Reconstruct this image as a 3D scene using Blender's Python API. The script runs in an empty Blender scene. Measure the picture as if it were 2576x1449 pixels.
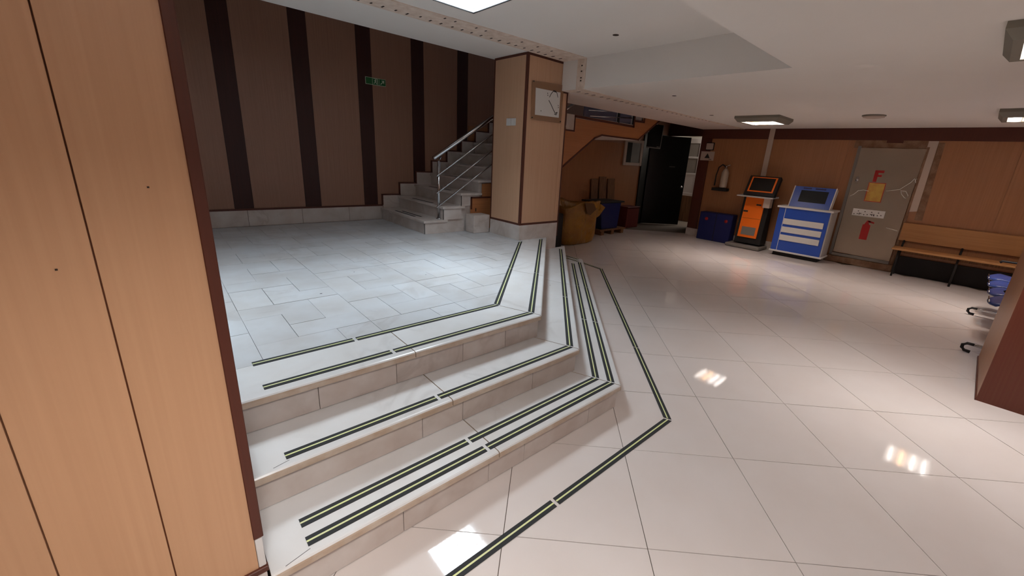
import bpy, bmesh, math, random
from mathutils import Vector, Matrix
random.seed(4)
PI = math.pi
SC = bpy.context.scene
COL = SC.collection

# ------------------------------------------------------------------ camera
F_PX, W_PX, H_PX = 1018.387, 2576.0, 1449.0
YAW, PITCH, ROLL, CAM_Z = 0.8183, 0.2897, 0.0614, 1.5198
CX, CY = 1334.627, 698.567
cd = bpy.data.cameras.new('camera')
cam = bpy.data.objects.new('camera', cd)
COL.objects.link(cam)
cy_, sy_, cp_, sp_ = math.cos(YAW), math.sin(YAW), math.cos(PITCH), math.sin(PITCH)
fw = Vector((cy_ * cp_, sy_ * cp_, -sp_))
rt = Vector((sy_, -cy_, 0))
up = rt.cross(fw)
r2 = math.cos(ROLL) * rt + math.sin(ROLL) * up
u2 = -math.sin(ROLL) * rt + math.cos(ROLL) * up
R = Matrix((r2, u2, -fw)).transposed().to_4x4()
cam.matrix_world = Matrix.Translation((0, 0, CAM_Z)) @ R
cd.sensor_fit = 'HORIZONTAL'
cd.sensor_width = 36.0
cd.lens = F_PX / W_PX * 36.0
cd.shift_x = -(CX - W_PX / 2) / W_PX
cd.shift_y = (CY - H_PX / 2) / W_PX
cd.clip_start = 0.02
SC.camera = cam

# ------------------------------------------------------------------ world, light levels, exposure
w = bpy.data.worlds.new('world')
SC.world = w
w.use_nodes = True
w.node_tree.nodes['Background'].inputs[0].default_value = (0.5, 0.45, 0.42, 1)
w.node_tree.nodes['Background'].inputs[1].default_value = 0.01
SC.view_settings.view_transform = 'Standard'
SC.view_settings.look = 'None'
SC.view_settings.gamma = 1
SC.view_settings.use_curve_mapping = False
SC.view_settings.exposure = 0.08
TUBE_WARM = ((1.0, 0.95, 0.91), 16.0)
TUBE_ORANGE = ((1.0, 0.50, 0.18), 16.0)
TUBE_COOL = ((0.78, 0.91, 1.0), 1.8)
LOUVRE_SPREAD = math.radians(104)      # cut-off of the louvres
TUBE_WATTS = {'tube_warm': 8.0, 'tube_orange': 4.0, 'tube_cool': 6.6}

def area(name, loc, size, power, color, rot=(0, 0, 0), sy=None, spread=None, parent=None):
    l = bpy.data.lights.new(name, 'AREA')
    l.energy = power
    l.color = color
    l.size = size
    if sy:
        l.shape = 'RECTANGLE'
        l.size_y = sy
    if spread: l.spread = spread
    o = bpy.data.objects.new(name, l)
    o.location = loc
    o.rotation_euler = rot
    if parent:
        o.parent = parent
        o.location = Vector(loc) - Vector(parent.location)
    COL.objects.link(o)
    return o

# daylight falling down the stairwell from the upper floor, and the lit room behind the far door
area('stairwell_daylight', (6.6, 5.25, 4.1), 1.2, 3, (0.7, 0.82, 1.0), sy=1.0)
area('back_room_light', (11.3, 4.9, 2.5), 0.6, 26, (1.0, 0.93, 0.85))

# ------------------------------------------------------------------ materials
def lin(c):
    return tuple(((v / 255.0) / 12.92 if v / 255.0 <= 0.04045 else (((v / 255.0) + 0.055) / 1.055) ** 2.4) for v in c)

def mat(name, rgb, rough=0.5, metal=0.0, spec=0.5, emit=None, estr=0, rnd=0.0, noise=None, bump=None,
        grain=None, veins=None, coat=0.0, rough_noise=0.0, alpha=1.0, trans=0.0):
    """rgb is sRGB 0..255. noise=(scale, second rgb, amount), grain=(axis scale vector, second rgb, amount)"""
    m = bpy.data.materials.new(name)
    m.use_nodes = True
    nt = m.node_tree
    N, L = nt.nodes, nt.links
    b = N['Principled BSDF']
    c = lin(rgb)
    b.inputs['Base Color'].default_value = (*c, 1)
    b.inputs['Roughness'].default_value = rough
    b.inputs['Metallic'].default_value = metal
    b.inputs['Specular IOR Level'].default_value = spec
    b.inputs['Coat Weight'].default_value = coat
    b.inputs['Alpha'].default_value = alpha
    b.inputs['Transmission Weight'].default_value = trans
    if emit:
        b.inputs['Emission Color'].default_value = (*emit, 1)
        b.inputs['Emission Strength'].default_value = estr
    cur = None
    tc = N.new('ShaderNodeTexCoord')
    geo = N.new('ShaderNodeNewGeometry')
    P = geo.outputs['Position']

    def mix(a, bb, fac):
        x = N.new('ShaderNodeMix')
        x.data_type = 'RGBA'
        if isinstance(a, tuple): x.inputs['A'].default_value = a
        else: L.new(a, x.inputs['A'])
        if isinstance(bb, tuple): x.inputs['B'].default_value = bb
        else: L.new(bb, x.inputs['B'])
        L.new(fac, x.inputs['Factor'])
        return x.outputs['Result']

    def noise_fac(scale, detail=4, lo=0.35, hi=0.65, vec=None, amount=1.0, dist=0.0):
        n = N.new('ShaderNodeTexNoise')
        n.inputs['Scale'].default_value = scale
        n.inputs['Detail'].default_value = detail
        n.inputs['Distortion'].default_value = dist
        L.new(vec if vec is not None else P, n.inputs['Vector'])
        r = N.new('ShaderNodeMapRange')
        r.inputs['From Min'].default_value = lo
        r.inputs['From Max'].default_value = hi
        r.inputs['To Max'].default_value = amount
        L.new(n.outputs['Fac'], r.inputs['Value'])
        return r.outputs['Result'], n.outputs['Fac']

    cur = (*c, 1)
    if noise:
        f, _ = noise_fac(noise[0], amount=noise[2])
        cur = mix(cur, (*lin(noise[1]), 1), f)
    if grain:
        mp = N.new('ShaderNodeMapping')
        mp.inputs['Scale'].default_value = grain[0]
        L.new(P, mp.inputs['Vector'])
        f, raw = noise_fac(1.0, detail=3, lo=0.3, hi=0.7, vec=mp.outputs['Vector'], amount=grain[2])
        cur = mix(cur, (*lin(grain[1]), 1), f)
    if veins:
        n = N.new('ShaderNodeTexNoise')
        n.inputs['Scale'].default_value = veins[0]
        n.inputs['Detail'].default_value = 6
        n.inputs['Distortion'].default_value = 1.2
        oi = N.new('ShaderNodeObjectInfo')
        ad = N.new('ShaderNodeVectorMath')
        ad.operation = 'ADD'
        sc2 = N.new('ShaderNodeVectorMath')
        sc2.operation = 'SCALE'
        sc2.inputs[0].default_value = (7, 5, 9)
        L.new(oi.outputs['Random'], sc2.inputs['Scale'])
        L.new(P, ad.inputs[0])
        L.new(sc2.outputs[0], ad.inputs[1])
        L.new(ad.outputs[0], n.inputs['Vector'])
        s = N.new('ShaderNodeMath'); s.operation = 'SUBTRACT'; s.inputs[1].default_value = 0.5
        L.new(n.outputs['Fac'], s.inputs[0])
        a = N.new('ShaderNodeMath'); a.operation = 'ABSOLUTE'
        L.new(s.outputs[0], a.inputs[0])
        r = N.new('ShaderNodeMapRange')
        r.inputs['From Min'].default_value = 0.0
        r.inputs['From Max'].default_value = 0.05
        r.inputs['To Min'].default_value = veins[2]
        r.inputs['To Max'].default_value = 0.0
        L.new(a.outputs[0], r.inputs['Value'])
        f2, _ = noise_fac(1.7, lo=0.45, hi=0.65)
        mu = N.new('ShaderNodeMath'); mu.operation = 'MULTIPLY'
        L.new(r.outputs[0], mu.inputs[0]); L.new(f2, mu.inputs[1])
        cur = mix(cur, (*lin(veins[1]), 1), mu.outputs[0])
    if rnd:
        oi = N.new('ShaderNodeObjectInfo')
        r = N.new('ShaderNodeMapRange')
        r.inputs['To Min'].default_value = 1 - rnd
        r.inputs['To Max'].default_value = 1 + rnd * 0.5
        L.new(oi.outputs['Random'], r.inputs['Value'])
        h = N.new('ShaderNodeHueSaturation')
        L.new(r.outputs[0], h.inputs['Value'])
        if isinstance(cur, tuple): h.inputs['Color'].default_value = cur
        else: L.new(cur, h.inputs['Color'])
        cur = h.outputs['Color']
    if not isinstance(cur, tuple):
        L.new(cur, b.inputs['Base Color'])
    if rough_noise:
        n = N.new('ShaderNodeTexNoise'); n.inputs['Scale'].default_value = 3.0; n.inputs['Detail'].default_value = 5
        L.new(P, n.inputs['Vector'])
        r = N.new('ShaderNodeMapRange')
        r.inputs['To Min'].default_value = rough - rough_noise
        r.inputs['To Max'].default_value = rough + rough_noise
        L.new(n.outputs['Fac'], r.inputs['Value'])
        L.new(r.outputs[0], b.inputs['Roughness'])
    if bump:
        n = N.new('ShaderNodeTexNoise'); n.inputs['Scale'].default_value = bump[0]; n.inputs['Detail'].default_value = 4
        L.new(P, n.inputs['Vector'])
        bn = N.new('ShaderNodeBump')
        bn.inputs['Strength'].default_value = bump[1]
        bn.inputs['Distance'].default_value = bump[2]
        L.new(n.outputs['Fac'], bn.inputs['Height'])
        L.new(bn.outputs['Normal'], b.inputs['Normal'])
    return m

M = {}
WG = (90, 90, 1.2)
M['porcelain'] = mat('polished_porcelain', (216, 207, 203), rough=0.045, spec=0.5, rnd=0.03, noise=(2.5, (209, 198, 192), 0.5), rough_noise=0.015, bump=(9, 0.03, 0.003))
M['grout'] = mat('grout', (92, 80, 70), rough=0.9)
M['marble'] = mat('marble', (224, 223, 223), rough=0.22, rnd=0.04, veins=(1.8, (190, 186, 184), 0.35), noise=(4, (214, 210, 207), 0.6), rough_noise=0.05)
M['marble_riser'] = mat('marble_riser', (212, 202, 196), rough=0.35, rnd=0.06, veins=(2.2, (168, 152, 142), 0.4), noise=(6, (192, 176, 166), 0.7))
M['nosing'] = mat('worn_nosing_edge', (204, 188, 172), rough=0.3, noise=(14, (184, 160, 138), 0.9))
M['marble_old'] = mat('marble_worn', (206, 207, 210), rough=0.34, rnd=0.07, veins=(1.8, (168, 162, 160), 0.45), noise=(3, (190, 186, 184), 0.8), rough_noise=0.08)
M['plaster'] = mat('ceiling_paint', (238, 230, 223), rough=0.9, noise=(0.8, (232, 224, 216), 0.6))
M['plaster_pink'] = mat('beam_paint', (232, 214, 204), rough=0.9, noise=(3, (222, 203, 192), 0.5))
M['bead'] = mat('rough_plaster', (236, 216, 200), rough=0.95, noise=(14, (214, 188, 168), 0.8), bump=(40, 0.6, 0.01))
M['hole'] = mat('dark_hole', (60, 45, 36), rough=0.95)
M['lam'] = mat('beech_laminate', (208, 164, 128), rough=0.45, grain=(WG, (198, 153, 117), 0.7), noise=(1.3, (202, 156, 118), 0.5), rnd=0.03)
M['lam_pillar'] = mat('pillar_laminate', (210, 168, 136), rough=0.42, grain=(WG, (198, 154, 122), 0.7), rnd=0.03)
M['lam_shaded'] = mat('beech_laminate_shaded', (162, 120, 98), rough=0.5, grain=(WG, (147, 106, 85), 0.7), rnd=0.03)  # same laminate, darkened: the back wall's shade is in the colour
M['lam_far'] = mat('oak_laminate', (172, 120, 82), rough=0.4, grain=((40, 60, 1.5), (156, 104, 68), 0.7), noise=(1.0, (164, 112, 76), 0.5))
M['lam_stair'] = mat('stair_laminate', (184, 120, 76), rough=0.45, grain=((1.5, 60, 60), (168, 106, 64), 0.7))
M['dark'] = mat('mahogany_strip', (88, 40, 24), rough=0.55, grain=(WG, (78, 36, 22), 0.8))
M['dark_shaded'] = mat('mahogany_strip_shaded', (62, 25, 16), rough=0.6, grain=(WG, (52, 20, 13), 0.8))  # mahogany darkened, with the back wall's shade in the colour
M['front_wood'] = mat('red_brown_board', (92, 36, 20), rough=0.42, grain=(WG, (96, 48, 28), 0.8))
M['film_glint'] = mat('film_highlight', (238, 234, 228), rough=0.25)  # white for the painted highlights on the steel door
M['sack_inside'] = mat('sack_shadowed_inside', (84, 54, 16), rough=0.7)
M['groove'] = mat('groove_brown', (110, 58, 30), rough=0.7)
M['tape'] = mat('black_grip_tape', (38, 40, 42), rough=0.85, bump=(900, 0.5, 0.001), noise=(400, (58, 60, 62), 0.5))
M['glow'] = mat('yellow_green_line', (222, 228, 158), rough=0.6, noise=(6, (214, 214, 176), 0.6))
M['steel'] = mat('polished_steel', (200, 200, 202), rough=0.2, metal=1.0)
M['steel_door'] = mat('brushed_steel', (168, 152, 134), rough=0.24, metal=0.6, bump=(2.2, 0.3, 0.02), noise=(1.2, (168, 150, 134), 0.6))
M['mortar'] = mat('rough_mortar', (150, 118, 94), rough=0.95, noise=(9, (124, 90, 66), 0.9), bump=(30, 0.8, 0.02))
M['white'] = mat('white_plastic', (220, 216, 212), rough=0.45)
M['white_wall'] = mat('white_paint', (222, 218, 212), rough=0.8)
M['conduit'] = mat('trunking_plastic', (196, 176, 162), rough=0.6)
M['black'] = mat('black_gloss', (14, 12, 12), rough=0.25)
M['door_black'] = mat('black_door_paint', (13, 12, 12), rough=0.35)
M['matte_black'] = mat('matte_black', (24, 20, 20), rough=0.7)
M['blue'] = mat('kiosk_blue', (42, 82, 180), rough=0.35)
M['navy'] = mat('navy_box', (14, 22, 86), rough=0.5)
M['blue_bin'] = mat('blue_bin', (10, 20, 84), rough=0.5)
M['orange'] = mat('kiosk_orange', (255, 120, 24), rough=0.4)
M['screen'] = mat('dark_screen', (36, 40, 44), rough=0.5, spec=0.2)
M['grey'] = mat('grey_metal', (128, 122, 116), rough=0.5)
M['lightgrey'] = mat('light_grey_panel', (188, 184, 182), rough=0.5)
M['housing'] = mat('lamp_housing', (132, 126, 114), rough=0.55)
M['reflector'] = mat('lamp_reflector', (235, 235, 235), rough=0.3)
M['bench'] = mat('bench_wood', (186, 134, 84), rough=0.4, grain=((60, 1.5, 60), (168, 116, 68), 0.8))
M['seat_blue'] = mat('seat_blue_plastic', (44, 66, 130), rough=0.3)
M['yellow'] = mat('yellow_bag', (150, 102, 18), rough=0.4, bump=(6, 1.0, 0.05), noise=(4, (130, 84, 20), 0.8))
M['red'] = mat('red_film', (170, 22, 20), rough=0.5)
M['red_box'] = mat('red_box', (92, 18, 12), rough=0.6)
M['paper'] = mat('paper', (224, 220, 216), rough=0.8)
M['poster'] = mat('yellow_poster', (214, 176, 84), rough=0.6, noise=(12, (190, 120, 60), 0.6))
M['ink'] = mat('black_ink', (46, 42, 38), rough=0.8)
M['green'] = mat('sign_green', (22, 92, 44), rough=0.5)
M['greenwhite'] = mat('sign_white', (205, 215, 190), rough=0.6)
M['perspex'] = mat('tinted_perspex', (150, 112, 84), rough=0.15)
M['glass'] = mat('frosted_glass', (150, 146, 138), rough=0.3)
M['landing_glass'] = mat('landing_metal_panel', (120, 118, 140), rough=0.3, metal=0.3)
M['brown_plank'] = mat('old_plank', (136, 96, 62), rough=0.8, grain=((60, 60, 2), (84, 54, 32), 0.8))
M['hydrant'] = mat('grey_bottle', (186, 168, 150), rough=0.35, metal=0.2)

def tube_mat(name, c):
    return mat(name, (255, 255, 255), emit=c[0], estr=c[1])
M['tube_warm'] = tube_mat('tube_warm_white', TUBE_WARM)
M['tube_orange'] = tube_mat('tube_failing_orange', TUBE_ORANGE)
M['tube_cool'] = tube_mat('tube_daylight', TUBE_COOL)

# ------------------------------------------------------------------ builders
def wloc(o):
    v = Vector(o.location)
    while o.parent:
        o = o.parent
        v = v + Vector(o.location)
    return v

def obj(name, verts, faces, m, parent=None, label=None, cat=None, group=None, kind=None, smooth=False, bev=0.0, seg=1, fronts=None):
    vs = [Vector(v) for v in verts]
    x0, x1 = min(v.x for v in vs), max(v.x for v in vs)
    y0, y1 = min(v.y for v in vs), max(v.y for v in vs)
    z0 = min(v.z for v in vs)
    c = Vector(((x0 + x1) / 2, (y0 + y1) / 2, z0))
    me = bpy.data.meshes.new(name)
    me.from_pydata([v - c for v in vs], [], faces)
    bm = bmesh.new()
    bm.from_mesh(me)
    bmesh.ops.recalc_face_normals(bm, faces=bm.faces)
    if bev:
        if fronts:
            ed = [e for e in bm.edges if all(fronts(v.co + c) for v in e.verts)]
        else:
            ed = list(bm.edges)
        if ed:
            bmesh.ops.bevel(bm, geom=ed, offset=bev, segments=seg, affect='EDGES', profile=0.5)
    bm.to_mesh(me)
    bm.free()
    if smooth:
        for p in me.polygons: p.use_smooth = True
    mats = m if isinstance(m, (list, tuple)) else [m]
    for k in mats: me.materials.append(k)
    if len(mats) == 2:
        for p in me.polygons:
            if abs(p.normal.z) < 0.62: p.material_index = 1
    o = bpy.data.objects.new(name, me)
    COL.objects.link(o)
    if parent:
        o.parent = parent
        o.location = c - wloc(parent)
    else:
        o.location = c
    if label: o['label'] = label
    if cat: o['category'] = cat
    if group: o['group'] = group
    if kind: o['kind'] = kind
    return o

def vbox(x0, x1, y0, y1, z0, z1):
    return ([(x0, y0, z0), (x1, y0, z0), (x1, y1, z0), (x0, y1, z0), (x0, y0, z1), (x1, y0, z1), (x1, y1, z1), (x0, y1, z1)],
            [(0, 3, 2, 1), (4, 5, 6, 7), (0, 1, 5, 4), (1, 2, 6, 5), (2, 3, 7, 6), (3, 0, 4, 7)])

def box(name, b, m, parent=None, **k):
    v, f = vbox(*b)
    return obj(name, v, f, m, parent, **k)

def boxes(name, bs, m, parent=None, **k):
    V, Fc = [], []
    for b in bs:
        v, f = vbox(*b)
        n = len(V)
        V += v
        Fc += [tuple(i + n for i in q) for q in f]
    return obj(name, V, Fc, m, parent, **k)

def prism(name, poly, z0, z1, m, parent=None, **k):
    n = len(poly)
    V = [(p[0], p[1], z0) for p in poly] + [(p[0], p[1], z1) for p in poly]
    Fc = [tuple(range(n))[::-1], tuple(range(n, 2 * n))] + [(i, (i + 1) % n, n + (i + 1) % n, n + i) for i in range(n)]
    return obj(name, V, Fc, m, parent, **k)

def extr(name, poly, axis, a0, a1, m, parent=None, **k):
    """extrude a 2D polygon along an axis: 'y' takes (x,z) points, 'x' takes (y,z) points"""
    n = len(poly)
    if axis == 'y':
        V = [(p[0], a0, p[1]) for p in poly] + [(p[0], a1, p[1]) for p in poly]
    else:
        V = [(a0, p[0], p[1]) for p in poly] + [(a1, p[0], p[1]) for p in poly]
    Fc = [tuple(range(n)), tuple(range(n, 2 * n))[::-1]] + [(i, (i + 1) % n, n + (i + 1) % n, n + i) for i in range(n)]
    return obj(name, V, Fc, m, parent, **k)

def tube(name, pts, r, m, parent=None, n=12, closed_ends=True, **k):
    pts = [Vector(p) for p in pts]
    V, Fc = [], []
    for i, p in enumerate(pts):
        if i == 0: d = pts[1] - p
        elif i == len(pts) - 1: d = p - pts[i - 1]
        else: d = (pts[i + 1] - pts[i]).normalized() + (p - pts[i - 1]).normalized()
        d.normalize()
        a = Vector((0, 0, 1)) if abs(d.z) < 0.9 else Vector((1, 0, 0))
        s = d.cross(a).normalized()
        t = d.cross(s)
        rr = r[i] if isinstance(r, (list, tuple)) else r
        for j in range(n):
            an = 2 * PI * j / n
            V.append(p + rr * (math.cos(an) * s + math.sin(an) * t))
    for i in range(len(pts) - 1):
        for j in range(n):
            a, b = i * n + j, i * n + (j + 1) % n
            Fc.append((a, b, b + n, a + n))
    Fc.append(tuple(range(n)))
    Fc.append(tuple(range((len(pts) - 1) * n, len(pts) * n)))
    k.setdefault('smooth', True)
    o = obj(name, V, Fc, m, parent, **k)
    return o

def thing(name, label, cat, loc, group=None, kind=None):
    o = bpy.data.objects.new(name, None)
    o.empty_display_size = 0.1
    COL.objects.link(o)
    o.location = loc
    if kind: o['kind'] = kind
    if label: o['label'] = label
    if cat: o['category'] = cat
    if group: o['group'] = group
    return o

def dup(root, loc, label):
    r = root.copy()
    COL.objects.link(r)
    r.location = loc
    r['label'] = label
    for ch in list(root.children):
        c = ch.copy()
        COL.objects.link(c)
        c.parent = r
        for g in list(ch.children):
            d = g.copy()
            COL.objects.link(d)
            d.parent = c
    return r

def clip(poly, a, b, c):
    """keep the part of poly with a*x + b*y <= c"""
    out = []
    n = len(poly)
    for i in range(n):
        p, q = poly[i], poly[(i + 1) % n]
        dp, dq = a * p[0] + b * p[1] - c, a * q[0] + b * q[1] - c
        if dp <= 0: out.append(p)
        if (dp < 0 < dq) or (dq < 0 < dp):
            t = dp / (dp - dq)
            out.append((p[0] + t * (q[0] - p[0]), p[1] + t * (q[1] - p[1])))
    return out

def parea(p):
    return abs(sum(p[i][0] * p[(i + 1) % len(p)][1] - p[(i + 1) % len(p)][0] * p[i][1] for i in range(len(p)))) / 2

def shrink(poly, d):
    cx = sum(p[0] for p in poly) / len(poly); cy = sum(p[1] for p in poly) / len(poly)
    # orientation ccw
    s = sum(poly[i][0] * poly[(i + 1) % len(poly)][1] - poly[(i + 1) % len(poly)][0] * poly[i][1] for i in range(len(poly)))
    if s < 0: poly = poly[::-1]
    n = len(poly)
    base = list(poly)
    out = [(cx - 9, cy - 9), (cx + 9, cy - 9), (cx + 9, cy + 9), (cx - 9, cy + 9)]
    for i in range(n):
        (x0, y0), (x1, y1) = base[i], base[(i + 1) % n]
        l = math.hypot(x1 - x0, y1 - y0)
        if l < 1e-6: continue
        nx, ny = (y1 - y0) / l, -(x1 - x0) / l
        out = clip(out, nx, ny, nx * x0 + ny * y0 - d)
        if len(out) < 3: return []
    return out

# ------------------------------------------------------------------ key levels
RZ = 0.165
Z3 = 3 * RZ                     # upper platform level
Y1, D1 = 1.240, 0.768           # first nosing: front line y and x-y of the diagonal side
Y2, D2 = 1.527, 0.386
Y3, D3 = 1.808, 0.010
XW = 9.1                        # far wall
ZL, ZH = 2.318, 2.645             # low and raised ceiling
YB0, YB1 = 3.81, 4.48           # beam
XR, YR = 3.895, 1.274              # recess end and near edge
YW = 6.0                        # striped wall
XL = -2.2                       # closing walls
YN = -6.0

# ------------------------------------------------------------------ floor
floor = box('floor', (XL - 0.1, 13.2, YN - 0.1, YW + 0.6, -0.12, -0.0045), M['grout'], kind='structure')
S = 0.6
ang = math.radians(44.87)
e1 = (math.cos(ang), math.sin(ang)); e2 = (math.sin(ang), -math.cos(ang))
TX, TY = 0.8613, 0.9905
cnt = 0
def in_steps(x, y):
    # wholly under the steps / platform
    return y > Y1 + 0.45 and x - y < D1 - 0.62 and x < 4.0
for i in range(-14, 18):
    for j in range(-16, 14):
        q = []
        for a, b in ((0, 0), (1, 0), (1, 1), (0, 1)):
            q.append((TX + S * ((i + a) * e2[0] + (j + b) * e1[0]), TY + S * ((i + a) * e2[1] + (j + b) * e1[1])))
        cx = sum(p[0] for p in q) / 4; cyy = sum(p[1] for p in q) / 4
        if in_steps(cx, cyy): continue
        # keep what the camera can roughly see (a wide margin around the view)
        th = math.atan2(cyy, cx + 0.6)
        if not (-0.42 < th < 1.45): continue
        if cx < -0.3: continue
        for (a, b, c) in ((1, 0, 12.0), (0, 1, YW), (0, -1, 3.4), (-1, 0, 0.6)):
            q = clip(q, a, b, c)
            if len(q) < 3: break
        if len(q) < 3 or parea(q) < 0.004: continue
        if cx > XW and cyy < 4.2: continue
        if cyy > YW: continue
        q = shrink(q, 0.0017)
        if len(q) < 3: continue
        dz = random.uniform(-0.0004, 0.0004)
        prism('floor_tile', q, -0.010, dz, M['porcelain'], floor)
        cnt += 1
print('floor tiles', cnt)
# the remaining area outside the picture: one piece so reflections and bounce stay right
boxes('outer_floor_tiles', [(XL, XW, YN, -3.4, -0.010, 0.0), (XL, -0.6, -3.4, 1.24, -0.010, 0.0)], M['porcelain'], floor)

# ------------------------------------------------------------------ walls
def wall(name, b, m, **k):
    return box(name, b, m, kind='structure', **k)

wall_back = wall('wall_back', (XL - 0.1, 10.5, YW, YW + 0.1, 0.0, 4.3), M['lam_shaded'])
# beige boards and dark strips on the back wall, standing proud
sx = [0.68 + 0.774 * k for k in range(-4, 5)]
prev = XL
for k, s0 in enumerate(sx):
    if s0 > 4.9: break
    if s0 - prev > 0.05:
        box('beige_panel', (prev + 0.002, s0 - 0.002, YW - 0.012, YW, Z3, 4.25), M['lam_shaded'], wall_back)
    box('dark_strip', (s0, s0 + 0.193, YW - 0.016, YW, Z3, 4.25), M['dark_shaded'], wall_back)
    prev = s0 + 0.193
box('beige_panel', (prev + 0.002, 9.0, YW - 0.012, YW, 2.0, 4.25), M['lam_shaded'], wall_back)
# marble skirting on the platform part
xs = [XL, -1.6, -1.0, -0.4, 0.2, 0.8, 1.4, 2.0, 2.49]
for a, b in zip(xs[:-1], xs[1:]):
    box('skirting_tile', (a + 0.0015, b - 0.0015, YW - 0.022, YW - 0.012, Z3, Z3 + 0.195), M['marble_riser'], wall_back, bev=0.002)
box('skirting_trim', (XL, 2.49, YW - 0.025, YW - 0.012, Z3 + 0.195, Z3 + 0.217), M['dark'], wall_back)
# under the stairs the wall shows plain brown laminate
box('brown_panel', (4.0, 10.2, YW - 0.010, YW, 0.0, 1.95), M['lam_far'], wall_back)

wall_left = wall('wall_left', (XL - 0.1, 0.072, 1.262, 1.50, 0.0, ZL + 0.3), M['groove'])
gx = [0.065, -0.118, -0.308]
while gx[-1] > XL: gx.append(gx[-1] - 0.19)
for a, b in zip(gx[1:], gx[:-1]):
    w0 = 0.0015
    b2 = b if b > 0 else b - w0
    box('laminate_board', (max(a + w0, XL), b2, 1.250, 1.263, 0.215, ZL), M['lam'], wall_left, bev=0.0008)
box('edge_trim', (0.064, 0.090, 1.243, 1.262, 0.335, ZL), M['dark'], wall_left, bev=0.002)
box('edge_trim_side', (0.072, 0.090, 1.262, 1.50, 0.62, ZL), M['dark'], wall_left)
box('base_trim', (XL, 0.090, 1.241, 1.262, 0.195, 0.2155), M['dark'], wall_left, bev=0.002)
box('skirting_tile', (-0.9, 0.084, 1.246, 1.262, 0.0, 0.194), M['marble_riser'], wall_left)
box('marble_edge', (0.066, 0.086, 1.249, 1.50, 0.2155, 0.335), M['marble'], wall_left, bev=0.002)
# screw holes in the boards
for (x, z) in ((-0.010, 1.405), (-0.176, 1.238)):
    box('screw_hole', (x - 0.002, x + 0.002, 1.2493, 1.2502, z - 0.002, z + 0.002), M['hole'], wall_left)

wall_far = wall('wall_far', (XW, XW + 0.12, YN, 4.47, 0.0, 3.0), M['lam_far'])
# far wall: broad oak boards, dark frieze, dark left board, dark base
ys = [-6.0, -4.8, -3.6, -2.4, -1.2]
for a, b in zip(ys[:-1], ys[1:]):
    box('oak_panel', (XW - 0.012, XW, a + 0.002, b - 0.002, 0.12, 2.13), M['lam_far'], wall_far)
for a, b in ((-1.2, -0.2), (-0.2, 0.66), (1.80, 3.02), (3.12, 4.23)):
    box('oak_panel', (XW - 0.012, XW, a + 0.002, b - 0.002, 0.12, 2.13), M['lam_far'], wall_far)
box('frieze_board', (XW - 0.022, XW, YN, 4.47, 2.125, ZL), M['dark'], wall_far)
box('frieze_drop', (XW - 0.021, XW, 1.09, 1.30, 2.085, 2.125), M['dark'], wall_far)
box('dark_board', (XW - 0.016, XW, 4.24, 4.47, 0.16, 2.125), M['dark'], wall_far)
box('corner_end', (XW, XW + 0.12, 4.47, 4.48, 0.0, 2.3), M['dark'], wall_far)
for a, b in ((-6.0, -3.0), (-3.0, 0.72), (1.78, 4.23)):
    box('base_board', (XW - 0.02, XW, a, b, 0.0, 0.12), M['dark'], wall_far)
for a, b in ((1.72, 2.3), (2.3, 2.9), (2.9, 3.5), (3.5, 4.1), (4.1, 4.48)):
    box('skirting_tile', (XW - 0.034, XW - 0.02, a + 0.002, b - 0.002, 0.0, 0.16), M['marble_riser'], wall_far)

wall('wall_right', (XL, XW + 0.1, YN - 0.1, YN, 0.0, 3.0), M['lam_far'])
wall('wall_behind', (XL - 0.1, XL, YN, YW, 0.0, 4.3), M['lam'])

# ------------------------------------------------------------------ ceiling and beam
AX, AY, BX_ = 1.905, 2.95, -0.30      # centres of the two recessed louvre lights
hx = [XL, BX_ - 0.3, BX_ + 0.3, AX - 0.3, AX + 0.3, XR]
cb = [(XL, XW + 0.1, YN, YR, ZL, 3.0), (XR, 10.4, YR, YB0, ZL, 3.0), (3.937, 10.4, YB0, YB1, ZL, 3.0),
      (XL, XR, YR, AY - 0.3, ZH, 3.0), (XL, XR, AY + 0.3, YB0, ZH, 3.0), (XL, 3.937, YB0, YB1, ZH, 3.0)]
for a, b in ((hx[0], hx[1]), (hx[2], hx[3]), (hx[4], hx[5])):
    cb.append((a, b, AY - 0.3, AY + 0.3, ZH, 3.0))
ceiling = boxes('ceiling', cb, M['plaster'], kind='structure')
for (x, y, z, r) in ((3.376, 2.655, ZH, 0.030), (4.766, 2.778, ZL, 0.026), (6.714, 3.212, ZL, 0.032)):
    prism('ceiling_hole', [(x + r * math.cos(t), y + r * math.sin(t)) for t in [k * PI / 5 for k in range(10)]], z - 0.002, z + 0.002, M['hole'], ceiling)
# rough plaster bands with pricked holes: along the raised ceiling, down the step face, along the low ceiling
beam = thing('trim_1', None, None, (0.0, 3.5, ZL), kind='structure')
prism('plaster_band', [(XL, 3.52), (1.8, 3.525), (2.4, 3.49), (XR - 0.002, 3.44), (XR - 0.002, 3.80), (XL, 3.79)], ZH - 0.006, ZH + 0.001, M['bead'], beam)
box('plaster_band', (XR - 0.008, XR + 0.001, 3.44, 3.57, ZL, ZH - 0.006), M['bead'], beam)
prism('plaster_band', [(XR, 3.47), (5.0, 3.51), (7.2, 3.585), (9.08, 3.60), (9.08, 3.68), (5.9, 3.60), (4.3, 3.735), (XR, 3.74)], ZL - 0.006, ZL + 0.001, M['bead'], beam)
prism('pink_band', [(XR, 3.742), (4.3, 3.737), (5.9, 3.602), (9.08, 3.682), (9.08, YB1 - 0.002), (4.03, YB1 - 0.002), (4.03, 3.79), (XR, 3.79)], ZL - 0.003, ZL + 0.001, M['plaster_pink'], beam)
hb = []
x = 1.2
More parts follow.
